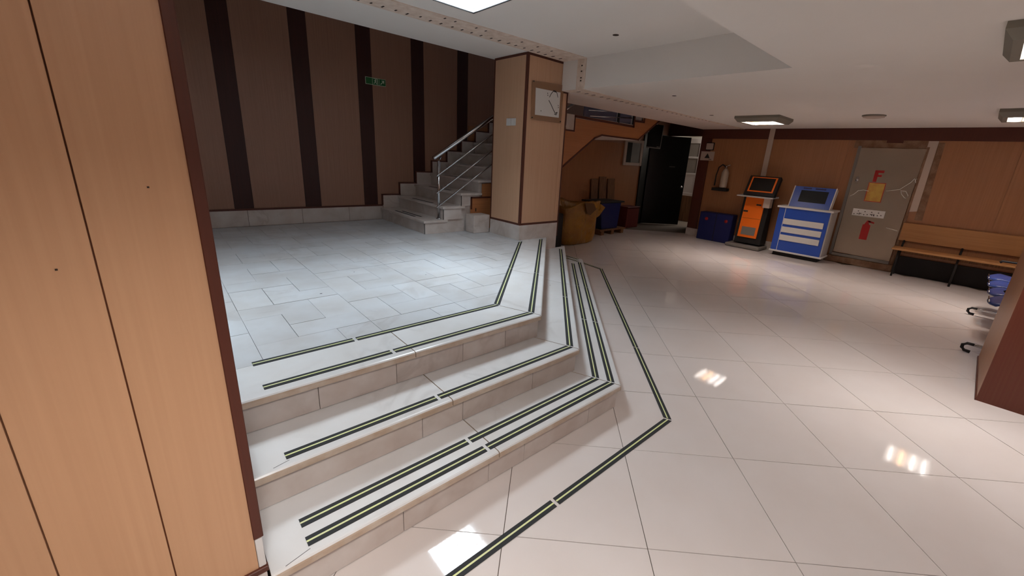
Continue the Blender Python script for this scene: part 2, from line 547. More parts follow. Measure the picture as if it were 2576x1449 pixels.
while x < 3.85:
    y = 3.70 + random.uniform(-0.012, 0.012)
    hb.append((x, x + 0.014, y, y + random.uniform(0.03, 0.05), ZH - 0.0085, ZH - 0.0055))
    if random.random() < 0.4: hb.append((x + 0.05, x + 0.062, 3.545, 3.575, ZH - 0.0085, ZH - 0.0055))
    x += random.uniform(0.095, 0.125)
x = 4.0
while x < 7.6:
    hb.append((x, x + 0.016, 3.60, 3.655 if x < 5.5 else 3.625, ZL - 0.0085, ZL - 0.0055))
    x += random.uniform(0.13, 0.17)
for z in (2.40, 2.43, 2.50, 2.56): hb.append((XR - 0.0105, XR - 0.0075, 3.49, 3.51, z, z + 0.014))
boxes('pricked_hole', hb, M['hole'], beam, kind='stuff')
# upper stairwell
wall('ceiling_upper', (XL, 10.5, YB1, YW, 4.25, 4.35), M['plaster'])
box('stairwell_side', (XL, 10.5, YB1 - 0.12, YB1, 2.99, 4.3), M['plaster_pink'], beam)

# ------------------------------------------------------------------ steps and platform
steps = thing('marble_steps', 'white marble platform with three angled steps and black striped grip tape', 'steps', (1.9, 3.0, 0.0))

def side_pt(Y, D, d, s):
    """point on the diagonal line at inset d, s metres from its corner"""
    cx = Y + D - 0.4142 * d
    return (cx + s * 0.70711, Y + d + s * 0.70711)

def strip_poly_front(Y, D, d0, d1, xa, xb, mitre):
    if mitre:
        return [(xa, Y + d0), (Y + D - 0.4142 * d0, Y + d0), (Y + D - 0.4142 * d1, Y + d1), (xa, Y + d1)]
    return [(xa, Y + d0), (xb, Y + d0), (xb, Y + d1), (xa, Y + d1)]

def strip_poly_side(Y, D, d0, d1, s0, s1):
    return [side_pt(Y, D, d0, s0), side_pt(Y, D, d0, s1), side_pt(Y, D, d1, s1), side_pt(Y, D, d1, s0)]

def end_clip(p, n):
    # ends of the diagonal sides: step 1 turns along y at x=4.36, all stop at the pillar front
    if n == 1: p = clip(p, 1, 0, 4.36)
    p = clip(p, 0, 1, YB0 + (0.02 if n < 3 else 0.0))
    return p

XS = 0.093
defs = [(1, Y1, D1, RZ, 0.0, [1.03], [0.554, 0.985, 1.212, 1.726], [1.3, 2.45], 0.33),
        (2, Y2, D2, 2 * RZ, RZ, [0.95], [0.793, 1.024, 1.519], [1.42, 2.4], 0.33),
        (3, Y3, D3, Z3, 2 * RZ, [0.895], [0.42, 0.796, 1.205, 1.525], [0.95, 1.9], 0.315)]
NT = 0.034
for (n, Y, D, zt, zb, fj, rj, sj, dep) in defs:
    # solid core, set back behind the facing
    c = 0.045
    poly = [(XS, Y + c), (Y + D - 0.4142 * c, Y + c)]
    e = side_pt(Y, D, c, 4.2)
    poly += [e, (e[0], 4.3), (XS, 4.3)]
    poly = clip(poly, 0, 1, YB0 - 0.005)
    poly = clip(poly, 1, 0, 4.33 if n == 1 else (4.5 if n == 2 else 3.98))
    prism('step_core', poly, zb if n > 1 else -0.001, zt - NT, M['grout'], steps)
    # tread slabs, bull-nosed
    fr = lambda v, Y=Y, D=D, zt=zt: (abs(v.y - Y) < 1e-3 or abs(v.x - v.y - D) < 1.5e-3) and v.z > zt - 0.5 * NT
    xa = XS
    for xj in fj:
        p = strip_poly_front(Y, D, 0, dep, xa, xj - 0.0025, False)
        prism('tread_slab', p, zt - NT, zt, (M['marble'], M['nosing']), steps, bev=0.014, seg=3, fronts=fr)
        xa = xj + 0.0025
    p = strip_poly_front(Y, D - 0.004, 0, dep, xa, 0, True)
    prism('tread_slab', p, zt - NT, zt, (M['marble'], M['nosing']), steps, bev=0.014, seg=3, fronts=lambda v, Y=Y, zt=zt: abs(v.y - Y) < 1e-3 and v.z > zt - 0.5 * NT)
    sa = 0.0
    for sj_ in sj + [4.2]:
        p = end_clip(strip_poly_side(Y, D, 0, dep, sa + 0.002, sj_ - 0.002), n)
        if len(p) >= 3 and parea(p) > 0.002:
            prism('tread_slab', p, zt - NT, zt, (M['marble'], M['nosing']), steps, bev=0.014, seg=3, fronts=lambda v, D=D, zt=zt: abs(v.x - v.y - D) < 1.5e-3 and v.z > zt - 0.5 * NT)
        sa = sj_
    # risers
    rz0, rz1 = zb, zt - NT
    r0, r1 = 0.022, 0.042
    edges = [XS] + rj
    for a, b in zip(edges[:-1], edges[1:]):
        box('riser_tile', (a + 0.0012, b - 0.0012, Y + r0, Y + r1, rz0 + 0.002, rz1 - 0.001), M['marble_riser'], steps, bev=0.0015)
    a = edges[-1] + 0.0012
    p = [(a, Y + r0), (Y + D - 0.4142 * r0, Y + r0), (Y + D - 0.4142 * r1, Y + r1), (a, Y + r1)]
    prism('riser_tile', p, rz0 + 0.002, rz1 - 0.001, M['marble_riser'], steps)
    s = 0.0
    while s < 3.4:
        p = end_clip(strip_poly_side(Y, D, r0, r1, s + 0.001, s + 0.52), n)
        if len(p) >= 3 and parea(p) > 0.0008:
            prism('riser_tile', p, rz0 + 0.002, rz1 - 0.001, M['marble_riser'], steps)
        s += 0.522
# first step turns straight back along the pillar
boxes('tread_slab', [(4.02, 4.36, YB0 + 0.022, 4.30, RZ - NT, RZ)], M['marble'], steps, bev=0.006)
box('riser_tile', (4.318, 4.338, 3.60, 4.30, 0.002, RZ - NT - 0.001), M['marble_riser'], steps)
box('step_core', (4.02, 4.315, YB0 + 0.02, 4.28, -0.001, RZ - NT), M['grout'], steps)
# platform body and its marble tiles, laid as a pinwheel
box('platform_core', (XL + 0.01, XS - 0.02, 1.6, YW - 0.03, -0.001, Z3 - 0.012), M['grout'], steps)
prism('platform_core', [(XS - 0.02, 2.36), (2.32, 2.36), (3.78, 3.82), (3.98, 3.83), (3.98, YW - 0.03), (XS - 0.02, YW - 0.03)], -0.001, Z3 - 0.012, M['grout'], steps)
DI = 0.315
UX, UY = 0.267, 2.335
U = 0.597
pw = [((0, 0), (0.2, 0.4)), ((0.2, 0), (0.6, 0.2)), ((0.4, 0.2), (0.6, 0.6)), ((0, 0.4), (0.4, 0.6)), ((0.2, 0.2), (0.4, 0.4))]
for i in range(-3, 7):
    for j in range(-1, 7):
        for (a, b), (c, d) in pw:
            f = U / 0.6
            x0, y0, x1, y1 = UX + i * U + a * f, UY + j * U + b * f, UX + i * U + c * f, UY + j * U + d * f
            q = [(x0, y0), (x1, y0), (x1, y1), (x0, y1)]
            for (A, B, C) in ((0, -1, -(Y3 + DI)), (1, -1, D3 - 1.4142 * DI), (0, 1, YW - 0.03), (1, 0, 3.97), (-1, 0, 1.0)):
                q = clip(q, A, B, C)
                if len(q) < 3: break
            if len(q) < 3: continue
            cx = sum(p[0] for p in q) / len(q); cyy = sum(p[1] for p in q) / len(q)
            if cx > 2.8 and cyy > 4.8: continue
            if cx < -0.1 and cyy < 2.2: continue
            if parea(q) < 0.0012: continue
            q = shrink(q, random.choice((0.0008, 0.0012, 0.0018)))
            if len(q) < 3 or parea(q) < 0.001: continue
            prism('platform_tile', q, Z3 - 0.012, Z3 + random.uniform(-0.0012, 0.0006), M['marble_old'], steps)
box('platform_edge', (XL + 0.01, XS, 1.6, 2.12, Z3 - 0.012, Z3), M['marble_old'], steps)

# grip strips: black tape with a yellow-green line down the middle
TW = 0.044
def tape(poly_fn, parent, z):
    """poly_fn(d0, d1) gives the polygon between two insets"""
    g = 0.0037
    base = poly_fn(0.0, TW)
    if len(base) < 3 or parea(base) < 0.0008: return
    o = prism('grip_strip', base, z, z + 0.0022, M['tape'], parent)
    line = poly_fn(TW / 2 - g, TW / 2 + g)
    if len(line) >= 3:
        prism('glow_line', line, z + 0.0022, z + 0.0030, M['glow'], o)

def tape_run(Y, D, d, z, parent, x_start, side_len, n=None, first=1.0, gap=0.014, seglen=1.0, clipf=None):
    xc = Y + D - 0.4142 * d
    tape(lambda a, b: strip_poly_front(Y, D - 0.004, d + a, d + b, xc - first + gap, 0, True), parent, z)
    xe = xc - first
    tape(lambda a, b: strip_poly_front(Y, D, d + a, d + b, max(x_start, xe - seglen), xe - 0.004, False), parent, z)
    s = 0.012
    while s < side_len:
        s1 = min(s + seglen - gap, side_len)
        def fn(a, b, s=s, s1=s1):
            p = strip_poly_side(Y, D, d + a, d + b, s, s1)
            return clipf(p) if clipf else p
        tape(fn, parent, z)
        s += seglen
c1 = lambda p: clip(clip(p, 1, 0, 4.33), 0, 1, 3.78)
c3 = lambda p: clip(p, 0, 1, 3.74)
tape_run(Y1, D1, 0.040, RZ, steps, 0.212, 3.12, clipf=c1)
tape_run(Y1, D1, 0.134, RZ, steps, 0.214, 3.02, clipf=c1)
tape_run(Y2, D2, 0.043, 2 * RZ, steps, 0.224, 3.0, clipf=c3)
tape_run(Y3, D3, 0.052, Z3, steps, 0.220, 2.7, clipf=c3)
tape_run(Y3, D3, 0.303, Z3, steps, 0.220, 2.5, clipf=c3)
for (x0, x1) in ((4.288, 4.332), (4.194, 4.238)):
    tape(lambda a, b, x0=x0: [(x0 + a, 3.64), (x0 + b, 3.64), (x0 + b, 3.98), (x0 + a, 3.98)] if x0 > 4.25 else [(x0 + a, 3.56), (x0 + b, 3.56), (x0 + b, 3.80), (x0 + a, 3.80)], steps, RZ)
# the outer line stuck on the lower floor
Y0, D0 = 0.950, 1.216
tape_run(Y0, D0, 0.0, 0.0008, floor, 0.10, 3.60, first=1.02)
tape(lambda a, b: [(4.706 - a, 3.53), (4.706 - b, 3.53), (4.80 - b, 4.40), (4.80 - a, 4.40)], floor, 0.0008)

# thin pencil line scratched at the strips' left ends
for (p, q, z) in (((0.135, 1.250), (0.215, 1.268), RZ), ((0.175, 1.548), (0.232, 1.560), 2 * RZ)):
    prism('scratch', [p, (p[0], p[1] + 0.0015), (q[0], q[1] + 0.0015), q], z, z + 0.0006, M['ink'], steps)

for (cx, cyy, z, r) in ((0.77, 3.00, Z3 + 0.0007, 0.009), (1.15, 3.42, Z3 + 0.0007, 0.005), (1.62, 3.05, Z3 + 0.0007, 0.005), (2.72, 2.62, 2 * RZ, 0.006)):
    prism('dark_chip', [(cx + r * (1 + 0.4 * math.sin(3 * t)) * math.cos(t), cyy + 0.6 * r * math.sin(t)) for t in [k * PI / 4 for k in range(8)]], z, z + 0.0006, M['ink'], steps)

# ------------------------------------------------------------------ round the corner: square pillar on the platform
pil = thing('pillar', 'square beech-laminate pillar with dark trim beside the stairs, notice frame on it', 'pillar', (3.65, 4.1, 0.0))
PX0, PX1, PY0, PY1 = 3.325, 3.935, 3.814, 4.42
box('pillar_core', (PX0 + 0.012, PX1 - 0.012, PY0 + 0.012, PY1 - 0.012, Z3, 2.643), M['groove'], pil)
box('left_panel', (PX0, PX0 + 0.012, PY0 + 0.026, PY1 - 0.004, 0.71, 2.62), M['lam_pillar'], pil)
box('front_panel', (PX0 + 0.026, PX1 - 0.003, PY0, PY0 + 0.012, 0.71, 2.62), M['lam_pillar'], pil)
box('right_panel', (PX1, 4.0, PY0 + 0.0, PY1 - 0.004, 0.71, 2.316), M['lam_pillar'], pil)
box('corner_trim', (PX0 - 0.006, PX0 + 0.026, PY0 - 0.006, PY0 + 0.026, 0.685, 2.643), M['dark'], pil, bev=0.003)
box('corner_trim', (PX0 - 0.005, PX0 + 0.012, PY1 - 0.012, PY1 + 0.004, 0.685, 2.643), M['dark'], pil)
box('corner_trim', (PX1 - 0.012, PX1 + 0.005, PY0 - 0.005, PY0 + 0.01, 2.322, 2.643), M['dark'], pil)
box('corner_trim', (PX1 - 0.012, 4.018, PY0 - 0.006, PY0 + 0.01, 2.298, 2.316), M['dark'], pil)
box('corner_trim', (4.0, 4.018, PY0 - 0.006, PY0 + 0.012, 0.50, 2.298), M['dark'], pil)
box('top_trim', (PX0 - 0.004, PX0 + 0.012, PY0 + 0.026, PY1, 2.618, 2.643), M['dark'], pil)
box('top_trim', (PX0 + 0.026, PX1, PY0 - 0.004, PY0 + 0.012, 2.618, 2.643), M['dark'], pil)
box('base_trim', (PX0 - 0.005, PX0 + 0.012, PY0 + 0.026, PY1, 0.685, 0.708), M['dark'], pil)
box('base_trim', (PX0 + 0.026, 4.0, PY0 - 0.005, PY0 + 0.012, 0.685, 0.708), M['dark'], pil)
box('skirting_tile', (PX0 - 0.004, PX0 + 0.012, PY0 - 0.003, PY1, Z3, 0.685), M['marble_riser'], pil)
box('skirting_tile', (PX0 + 0.0125, 4.0, PY0 - 0.004, PY0 + 0.012, 0.16, 0.685), M['marble_riser'], pil)
box('skirting_tile', (3.99, 4.005, PY0 + 0.0125, PY1, 0.0, 0.70), M['marble_riser'], pil)

# notice frame with its sheet
nf = thing('notice_frame', 'tinted clear plastic frame holding a smudged white sheet, on the pillar', 'frame', (3.67, 3.80, 1.94))
yf = PY0
extr('back_plate', [(3.410, 1.945), (3.915, 1.945), (3.925, 2.385), (3.400, 2.360)], 'y', yf - 0.012, yf - 0.006, M['perspex'], nf)
extr('paper_sheet', [(3.468, 2.000), (3.872, 2.006), (3.872, 2.296), (3.458, 2.292)], 'y', yf - 0.0135, yf - 0.012, M['paper'], nf, bev=0.0)
def ink_line(pts, wd, x0, z0, sc, y, parent, name='ink_mark'):
    P = [(x0 + p[0] * sc, z0 + p[1] * sc) for p in pts]
    V, Fc = [], []
    for i, (a, b) in enumerate(zip(P[:-1], P[1:])):
        dx, dz = b[0] - a[0], b[1] - a[1]
        l = math.hypot(dx, dz)
        nx, nz = -dz / l * wd / 2, dx / l * wd / 2
        n = len(V)
        for yy in (y, y - 0.0008):
            V += [(a[0] + nx, yy, a[1] + nz), (a[0] - nx, yy, a[1] - nz), (b[0] - nx, yy, b[1] - nz), (b[0] + nx, yy, b[1] + nz)]
        Fc += [(n, n + 1, n + 2, n + 3), (n + 4, n + 5, n + 6, n + 7), (n, n + 1, n + 5, n + 4), (n + 1, n + 2, n + 6, n + 5), (n + 2, n + 3, n + 7, n + 6), (n + 3, n, n + 4, n + 7)]
    return obj(name, V, Fc, M['ink'], parent)
ink_line([(0.54, 0.52), (0.60, 0.62), (0.68, 0.70), (0.78, 0.71), (0.84, 0.66), (0.88, 0.56)], 0.008, 3.46, 2.0, 0.42, yf - 0.0136, nf)
ink_line([(0.52, 0.44), (0.62, 0.34), (0.74, 0.20), (0.82, 0.12), (0.90, 0.16), (0.86, 0.08), (0.78, 0.10)], 0.009, 3.46, 2.0, 0.42, yf - 0.0136, nf)
ink_line([(0.68, 0.71), (0.80, 0.70)], 0.018, 3.46, 2.0, 0.42, yf - 0.0138, nf)
for (a, b) in ((0.46, 0.60), (0.47, 0.55), (0.24, 0.11), (0.92, 0.33), (0.935, 0.28)):
    ink_line([(a, b), (a, b + 0.028)], 0.010, 3.46, 2.0, 0.42, yf - 0.0136, nf, 'ink_spot')
for (x, z) in ((3.42, 2.355), (3.425, 1.965), (3.905, 1.965), (3.91, 2.37)):
    tube('screw', [(x, yf - 0.012, z), (x, yf - 0.018, z)], 0.008, M['ink'], nf, n=8)
# double light switch
sw = thing('light_switch', 'white double light switch on the left face of the pillar', 'switch', (3.32, 4.06, 1.87))
for (a, b) in ((3.972, 4.056), (4.062, 4.147)):
    pl = box('switch_plate', (PX0 - 0.010, PX0 - 0.001, a, b, 1.868, 1.952), M['white'], sw, bev=0.003)
    box('rocker', (PX0 - 0.014, PX0 - 0.010, a + 0.018, b - 0.018, 1.884, 1.936), M['white'], pl, bev=0.002)

# stone block between pillar and stairs
box('stone_block', (3.065, 3.32, 4.43, 4.63, Z3 + 0.001, 0.735), M['marble_riser'], label='low pale stone block between the pillar and the bottom stair', cat='block', bev=0.006)

# ------------------------------------------------------------------ staircase
st = thing('staircase', 'marble staircase rising along the striped wall behind the pillar', 'stairs', (3.2, 5.3, Z3))
SX0, TR, RS = 2.47, 0.272, 0.170
SY0, SY1 = 4.655, 5.975
for k in range(10):
    x0 = SX0 + TR * k
    z0 = Z3 + RS * k
    z1 = z0 + RS
    dep = TR + 0.045 if k < 9 else 1.9
    ysd = SY0
    if k < 9:
        tr_ = box('stair_tread', (x0 - 0.022, x0 + dep, ysd - 0.022, SY1, z1 - 0.032, z1), M['marble_riser'], st, bev=0.006, seg=2)
        ng = [(x0 + 0.04, x0 + 0.065, 5.0 + 0.02, 5.62, z1, z1 + 0.002)]
        if k == 0: ng.append((x0 + 0.11, x0 + 0.135, 4.98, 5.55, z1, z1 + 0.002))
        boxes('grip_line', ng, M['tape'], tr_)
    rb = box('stair_riser', (x0, x0 + 0.02, ysd, SY1, z0, z1 - 0.032), M['marble_riser'], st)
    # stair body underneath
    zb = Z3 if k < 2 else max(Z3, 1.43 - (4.90 - x0 - TR) * 0.64)
    box('stair_body', (x0 + 0.02, x0 + TR + 0.02, ysd + 0.015, SY1, min(zb, z1 - 0.15), z1 - 0.032), M['marble_riser'], st)
    if k < 3:
        box('side_slab', (x0 + 0.0, x0 + (TR if k else 0.58), ysd - 0.006, ysd + 0.015, z0 if k else Z3, z1 - 0.032), M['marble_riser'], st)
    # skirting pieces on the wall with the dark stepped trim
    if k < 9:
        box('wall_skirting', (x0 + 0.02, x0 + TR + 0.02, SY1 - 0.020, SY1, z1, z1 + 0.182), M['marble_riser'], st)
        box('stepped_trim', (x0 + 0.005, x0 + TR + 0.022, SY1 - 0.022, SY1, z1 + 0.182, z1 + 0.200), M['dark'], st)
        box('stepped_trim', (x0 + 0.003, x0 + 0.021, SY1 - 0.022, SY1, z1 + 0.182 - RS + (0.0 if k else 0.03), z1 + 0.200), M['dark'], st)
# landing and the next flight
ZLn = Z3 + RS * 10
box('landing_slab', (4.92, 6.74, SY0 - 0.01, SY1, 1.95, ZLn), M['marble_riser'], st)
for k in range(7):
    x0 = 6.72 + TR * k
    z0 = ZLn + RS * k
    box('stair_body', (x0, x0 + TR + 0.02, SY0 + 0.015, SY1, 1.95 + 0.6 * TR * k, z0 + RS), M['marble_riser'], st)
# side cladding: laminate board following the flight, its edges trimmed dark
prof_top = []
for k in range(2, 10):
    x0 = SX0 + TR * k; z = Z3 + RS * k
    prof_top += [(x0 + 0.05, z + (-0.03 if k > 2 else 0.075)), (x0 + 0.05, z + RS - 0.05)]
prof_top[0] = (3.15, 0.70)
prof_top[1] = (3.15, 0.935)
prof_top.insert(2, (3.335, 0.935))
prof_top[3] = (3.335, 1.02)
top = prof_top + [(6.72, ZLn - 0.04), (6.72, 2.28), (7.0, 2.28), (7.0, 2.45), (7.6, 2.8)]
low = [(7.95, 2.60), (7.45, 2.285), (6.90, 1.945), (5.80, 1.945), (5.62, 1.885), (4.90, 1.405), (3.60, 0.58), (3.60, 0.51), (3.15, 0.51)]
extr('side_panel', top + low, 'y', SY0 - 0.016, SY0 - 0.001, M['lam_stair'], st)
def trim_path(pts, y, h, parent, name='edge_trim'):
    for a, b in zip(pts[:-1], pts[1:]):
        dx, dz = b[0] - a[0], b[1] - a[1]
        l = math.hypot(dx, dz)
        if l < 0.02: continue
        nx, nz = -dz / l * h / 2, dx / l * h / 2
        ex, ez = dx / l * h / 2, dz / l * h / 2
        P = [(a[0] + nx - ex, a[1] + nz - ez), (b[0] + nx + ex, b[1] + nz + ez), (b[0] - nx + ex, b[1] - nz + ez), (a[0] - nx - ex, a[1] - nz - ez)]
        extr(name, P, 'y', y - 0.010, y, M['dark'], parent)
trim_path([(3.155, 0.80), (3.155, 0.945), (3.48, 0.945)], SY0 - 0.017, 0.020, st)
trim_path([(4.25, 0.99), (4.90, 1.405), (5.62, 1.885), (5.80, 1.945), (6.90, 1.945), (7.45, 2.285), (7.95, 2.60)], SY0 - 0.017, 0.024, st)
trim_path([(5.10, ZLn - 0.02), (6.70, ZLn - 0.035), (6.70, 2.34)], SY0 - 0.017, 0.035, st)
trim_path([(6.72, 2.26), (7.02, 2.27), (7.02, 2.40)], SY0 - 0.017, 0.03, st)
trim_path([(4.90, 1.955), (5.09, 1.955), (5.09, 2.17)], SY0 - 0.017, 0.022, st)
box('corner_skirting', (4.90, 5.08, SY0 - 0.02, SY0 - 0.016, 1.966, ZLn), M['marble_riser'], st)
box('conduit_hole', (3.225, 3.240, SY0 - 0.018, SY0 - 0.0155, 0.755, 0.80), M['ink'], st)
# soffit under landing
box('landing_soffit', (5.70, 6.95, SY0, SY1, 1.935, 1.95), M['plaster_pink'], st)
# grey metal panels between posts above the landing edge
for (a, b) in ((5.35, 6.22), (6.28, 6.66)):
    box('landing_panel', (a, b, SY0 + 0.03, SY0 + 0.045, ZLn + 0.01, 2.62), M['landing_glass'], st)
box('landing_panel', (6.76, 6.99, SY0 + 0.03, SY0 + 0.045, 2.30, 2.62), M['landing_glass'], st)

# railing of the first flight
rl = thing('stair_railing', 'polished steel stair railing with one post and three slanted bars', 'railing', (2.73, 4.75, Z3 + RS))
RY = 4.75
tube('post', [(2.727, RY, 0.66), (2.727, RY, 1.40)], 0.019, M['steel'], rl, n=16)
tube('post_flange', [(2.727, RY, 0.664), (2.727, RY, 0.674)], 0.04, M['steel'], rl, n=20)
tube('post_saddle', [(2.727, RY, 1.39), (2.74, RY, 1.425), (2.76, RY, 1.45)], 0.012, M['steel'], rl)
tube('handrail', [(2.655, RY, 1.430), (4.60, RY, 1.430 + 1.945 * 0.635)], 0.026, M['steel'], rl, n=18)
for z in (1.245, 1.030, 0.850):
    tube('slanted_bar', [(2.68, RY - 0.03, z - 0.03), (4.60, RY - 0.03, z - 0.03 + 1.92 * 0.655)], 0.010, M['steel'], rl, n=10)
    tube('bar_bracket', [(2.727, RY, z - 0.005), (2.70, RY - 0.034, z - 0.012)], 0.013, M['steel'], rl, n=10)
rl2 = thing('landing_railing', 'steel handrail and thin bars over the landing, seen under the beam', 'railing', (5.6, 4.72, ZLn))
tube('handrail', [(4.62, 4.60, 2.115), (5.3, 4.60, 2.53)], 0.018, M['steel'], rl2)
tube('bar', [(5.45, 4.64, 2.215), (6.62, 4.64, 2.30)], 0.010, M['steel'], rl2, n=8)
tube('bar', [(5.40, 4.64, 2.30), (6.40, 4.64, 2.375)], 0.010, M['steel'], rl2, n=8)
tube('post', [(6.25, 4.66, ZLn - 0.01), (6.25, 4.66, 2.7)], 0.022, M['matte_black'], rl2)
tube('post', [(6.71, 4.66, 2.19), (6.71, 4.66, 2.7)], 0.02, M['matte_black'], rl2)

# exit sign on the striped wall
es = thing('exit_sign', 'small dark green exit sign with running figure and arrow on striped wall', 'sign', (2.467, YW - 0.02, 2.335))
yS = YW - 0.018
box('sign_board', (2.327, 2.607, yS - 0.004, yS, 2.335, 2.425), M['greenwhite'], es)
for k in range(3):
    a = 2.332 + 0.0925 * k
    box('green_field', (a, a + 0.087, yS - 0.006, yS - 0.004, 2.340, 2.420), M['green'], es)
# running figure
def flat(name, polys, y, m, parent, t=0.001):
    V, Fc = [], []
    for P in polys:
        n = len(V); q = len(P)
        V += [(p[0], y, p[1]) for p in P] + [(p[0], y - t, p[1]) for p in P]
        Fc += [tuple(range(n, n + q)), tuple(range(n + q, n + 2 * q))] + [(n + i, n + (i + 1) % q, n + q + (i + 1) % q, n + q + i) for i in range(q)]
    return obj(name, V, Fc, m, parent)
fx, fz = 2.4245, 2.340
def R4(x0, z0, x1, z1, wd):
    dx, dz = x1 - x0, z1 - z0; l = math.hypot(dx, dz); nx, nz = -dz / l * wd / 2, dx / l * wd / 2
    return [(x0 + nx, z0 + nz), (x1 + nx, z1 + nz), (x1 - nx, z1 - nz), (x0 - nx, z0 - nz)]
flat('running_figure', [[(fx + 0.044 + 0.007 * math.cos(t * PI / 4), fz + 0.068 + 0.007 * math.sin(t * PI / 4)) for t in range(8)],
     R4(fx + 0.040, fz + 0.060, fx + 0.034, fz + 0.034, 0.014), R4(fx + 0.034, fz + 0.036, fx + 0.052, fz + 0.026, 0.008), R4(fx + 0.052, fz + 0.026, fx + 0.052, fz + 0.008, 0.007),
     R4(fx + 0.034, fz + 0.036, fx + 0.026, fz + 0.018, 0.008), R4(fx + 0.026, fz + 0.018, fx + 0.010, fz + 0.016, 0.007),
     R4(fx + 0.042, fz + 0.056, fx + 0.058, fz + 0.046, 0.006), R4(fx + 0.038, fz + 0.056, fx + 0.020, fz + 0.050, 0.006),
     R4(fx + 0.068, fz + 0.004, fx + 0.068, fz + 0.074, 0.008), R4(fx + 0.010, fz + 0.074, fx + 0.070, fz + 0.074, 0.006)], yS - 0.006, M['greenwhite'], es)
ax, az = 2.517, 2.340
flat('arrow', [R4(ax + 0.016, az + 0.014, ax + 0.056, az + 0.052, 0.010), [(ax + 0.030, az + 0.064), (ax + 0.070, az + 0.066), (ax + 0.066, az + 0.026), (ax + 0.056, az + 0.034), (ax + 0.056, az + 0.052), (ax + 0.038, az + 0.054)]], yS - 0.006, M['greenwhite'], es)

# ------------------------------------------------------------------ ceiling lights
def light_fixture(cx, cy, zc, label, surface=True, k_=1.0, spr=LOUVRE_SPREAD, tubes=('tube_warm', 'tube_warm', 'tube_warm', 'tube_warm'), group=None):
    h = 0.085 if surface else 0.0
    t = thing('ceiling_light', label, 'light', (cx, cy, zc - h), group=group)
    W = 0.30
    if surface:
        z0 = zc - h
        # sloped housing rim: four mitred sides, wider at the ceiling
        o0, o1, o2, i0 = W + 0.02, W + 0.02, W - 0.02, W - 0.06
        cs = ((-1, -1), (1, -1), (1, 1), (-1, 1))
        for q in range(4):
            pa, pb = cs[q], cs[(q + 1) % 4]
            V = []
            for p in (pa, pb):
                for (rr, zz) in ((o0, zc), (o1, zc - 0.035), (o2, z0), (i0, z0), (i0 + 0.01, zc)):
                    V.append((cx + p[0] * rr, cy + p[1] * rr, zz))
            Fq = [(0, 1, 2, 3, 4), (9, 8, 7, 6, 5)] + [(e, (e + 1) % 5, 5 + (e + 1) % 5, 5 + e) for e in range(5)]
            obj('housing_side', V, Fq, M['housing'], t)
        box('back_reflector', (cx - W + 0.045, cx + W - 0.045, cy - W + 0.045, cy + W - 0.045, zc - 0.012, zc), M['reflector'], t)
        zt = z0 + 0.045
        zl0, zl1 = z0 + 0.004, z0 + 0.026
    else:
        z0 = zc
        for (a, b, c, d) in ((-W, W, -W, -W + 0.012), (-W, W, W - 0.012, W), (-W, -W + 0.012, -W + 0.012, W - 0.012), (W - 0.012, W, -W + 0.012, W - 0.012)):
            box('dark_frame', (cx + a, cx + b, cy + c, cy + d, z0 - 0.006, z0 + 0.0), M['matte_black'], t)
        box('back_reflector', (cx - W + 0.012, cx + W - 0.012, cy - W + 0.012, cy + W - 0.012, z0 + 0.115, z0 + 0.12), M['reflector'], t)
        for (a, b, c, d) in ((-W + 0.002, W - 0.002, -W + 0.002, -W + 0.006), (-W + 0.002, W - 0.002, W - 0.006, W - 0.002), (-W + 0.002, -W + 0.006, -W + 0.006, W - 0.006), (W - 0.006, W - 0.002, -W + 0.006, W - 0.006)):
            box('inner_side', (cx + a, cx + b, cy + c, cy + d, z0, z0 + 0.115), M['reflector'], t)
        zt = z0 + 0.085
        zl0, zl1 = z0 + 0.004, z0 + 0.040
    for k, mm in enumerate(tubes):
        y = cy - 0.18 + 0.12 * k
        tube('lamp_tube', [(cx - 0.24, y, zt), (cx + 0.24, y, zt)], 0.014, M[mm], t, n=8)
        tcol = {'tube_warm': TUBE_WARM, 'tube_orange': TUBE_ORANGE, 'tube_cool': TUBE_COOL}[mm][0]
        if surface: area('tube_light', (cx, y, zt - 0.016), 0.46, TUBE_WATTS[mm] * k_, tcol, sy=0.026, spread=spr, parent=t)
    if not surface:
        area('panel_light', (cx, cy, z0 + 0.055), 0.54, TUBE_WATTS['tube_cool'] * 4 * k_, TUBE_COOL[0], sy=0.54, spread=math.radians(116), parent=t)
    # louvre grid
    lb = []
    for k in range(1, 4):
        y = cy - 0.26 + 0.13 * k
        lb.append((cx - W + 0.06, cx + W - 0.06, y - 0.002, y + 0.002, zl0, zl1))
    for k in range(9):
        x = cx - 0.24 + 0.06 * k
        lb.append((x - 0.001, x + 0.001, cy - 0.24, cy + 0.24, zl0, zl1))
    boxes('louvre', lb, M['reflector'], t)
    return t
light_fixture(AX, AY, ZH, 'recessed daylight louvre light in the raised ceiling above the platform', surface=False,
              tubes=('tube_cool',) * 4)
light_fixture(BX_, AY, ZH, 'recessed daylight louvre light over the left end of the platform, out of frame', surface=False,
              tubes=('tube_cool',) * 4)
G = 'square surface lights on the low ceiling'
mx = ('tube_warm', 'tube_warm', 'tube_orange', 'tube_warm')
light_fixture(7.20, 2.60, ZL, 'square surface light on low ceiling, above the blue kiosk, one tube orange', k_=0.48, tubes=mx, group=G)
light_fixture(7.24, -0.20, ZL, 'square surface light on low ceiling near the steel door, cut by the frame', k_=0.5, tubes=mx, group=G)
light_fixture(3.64, -0.18, ZL, 'nearest square surface light at the upper right, cut by the frame', k_=0.45, tubes=('tube_warm',) * 4, group=G)
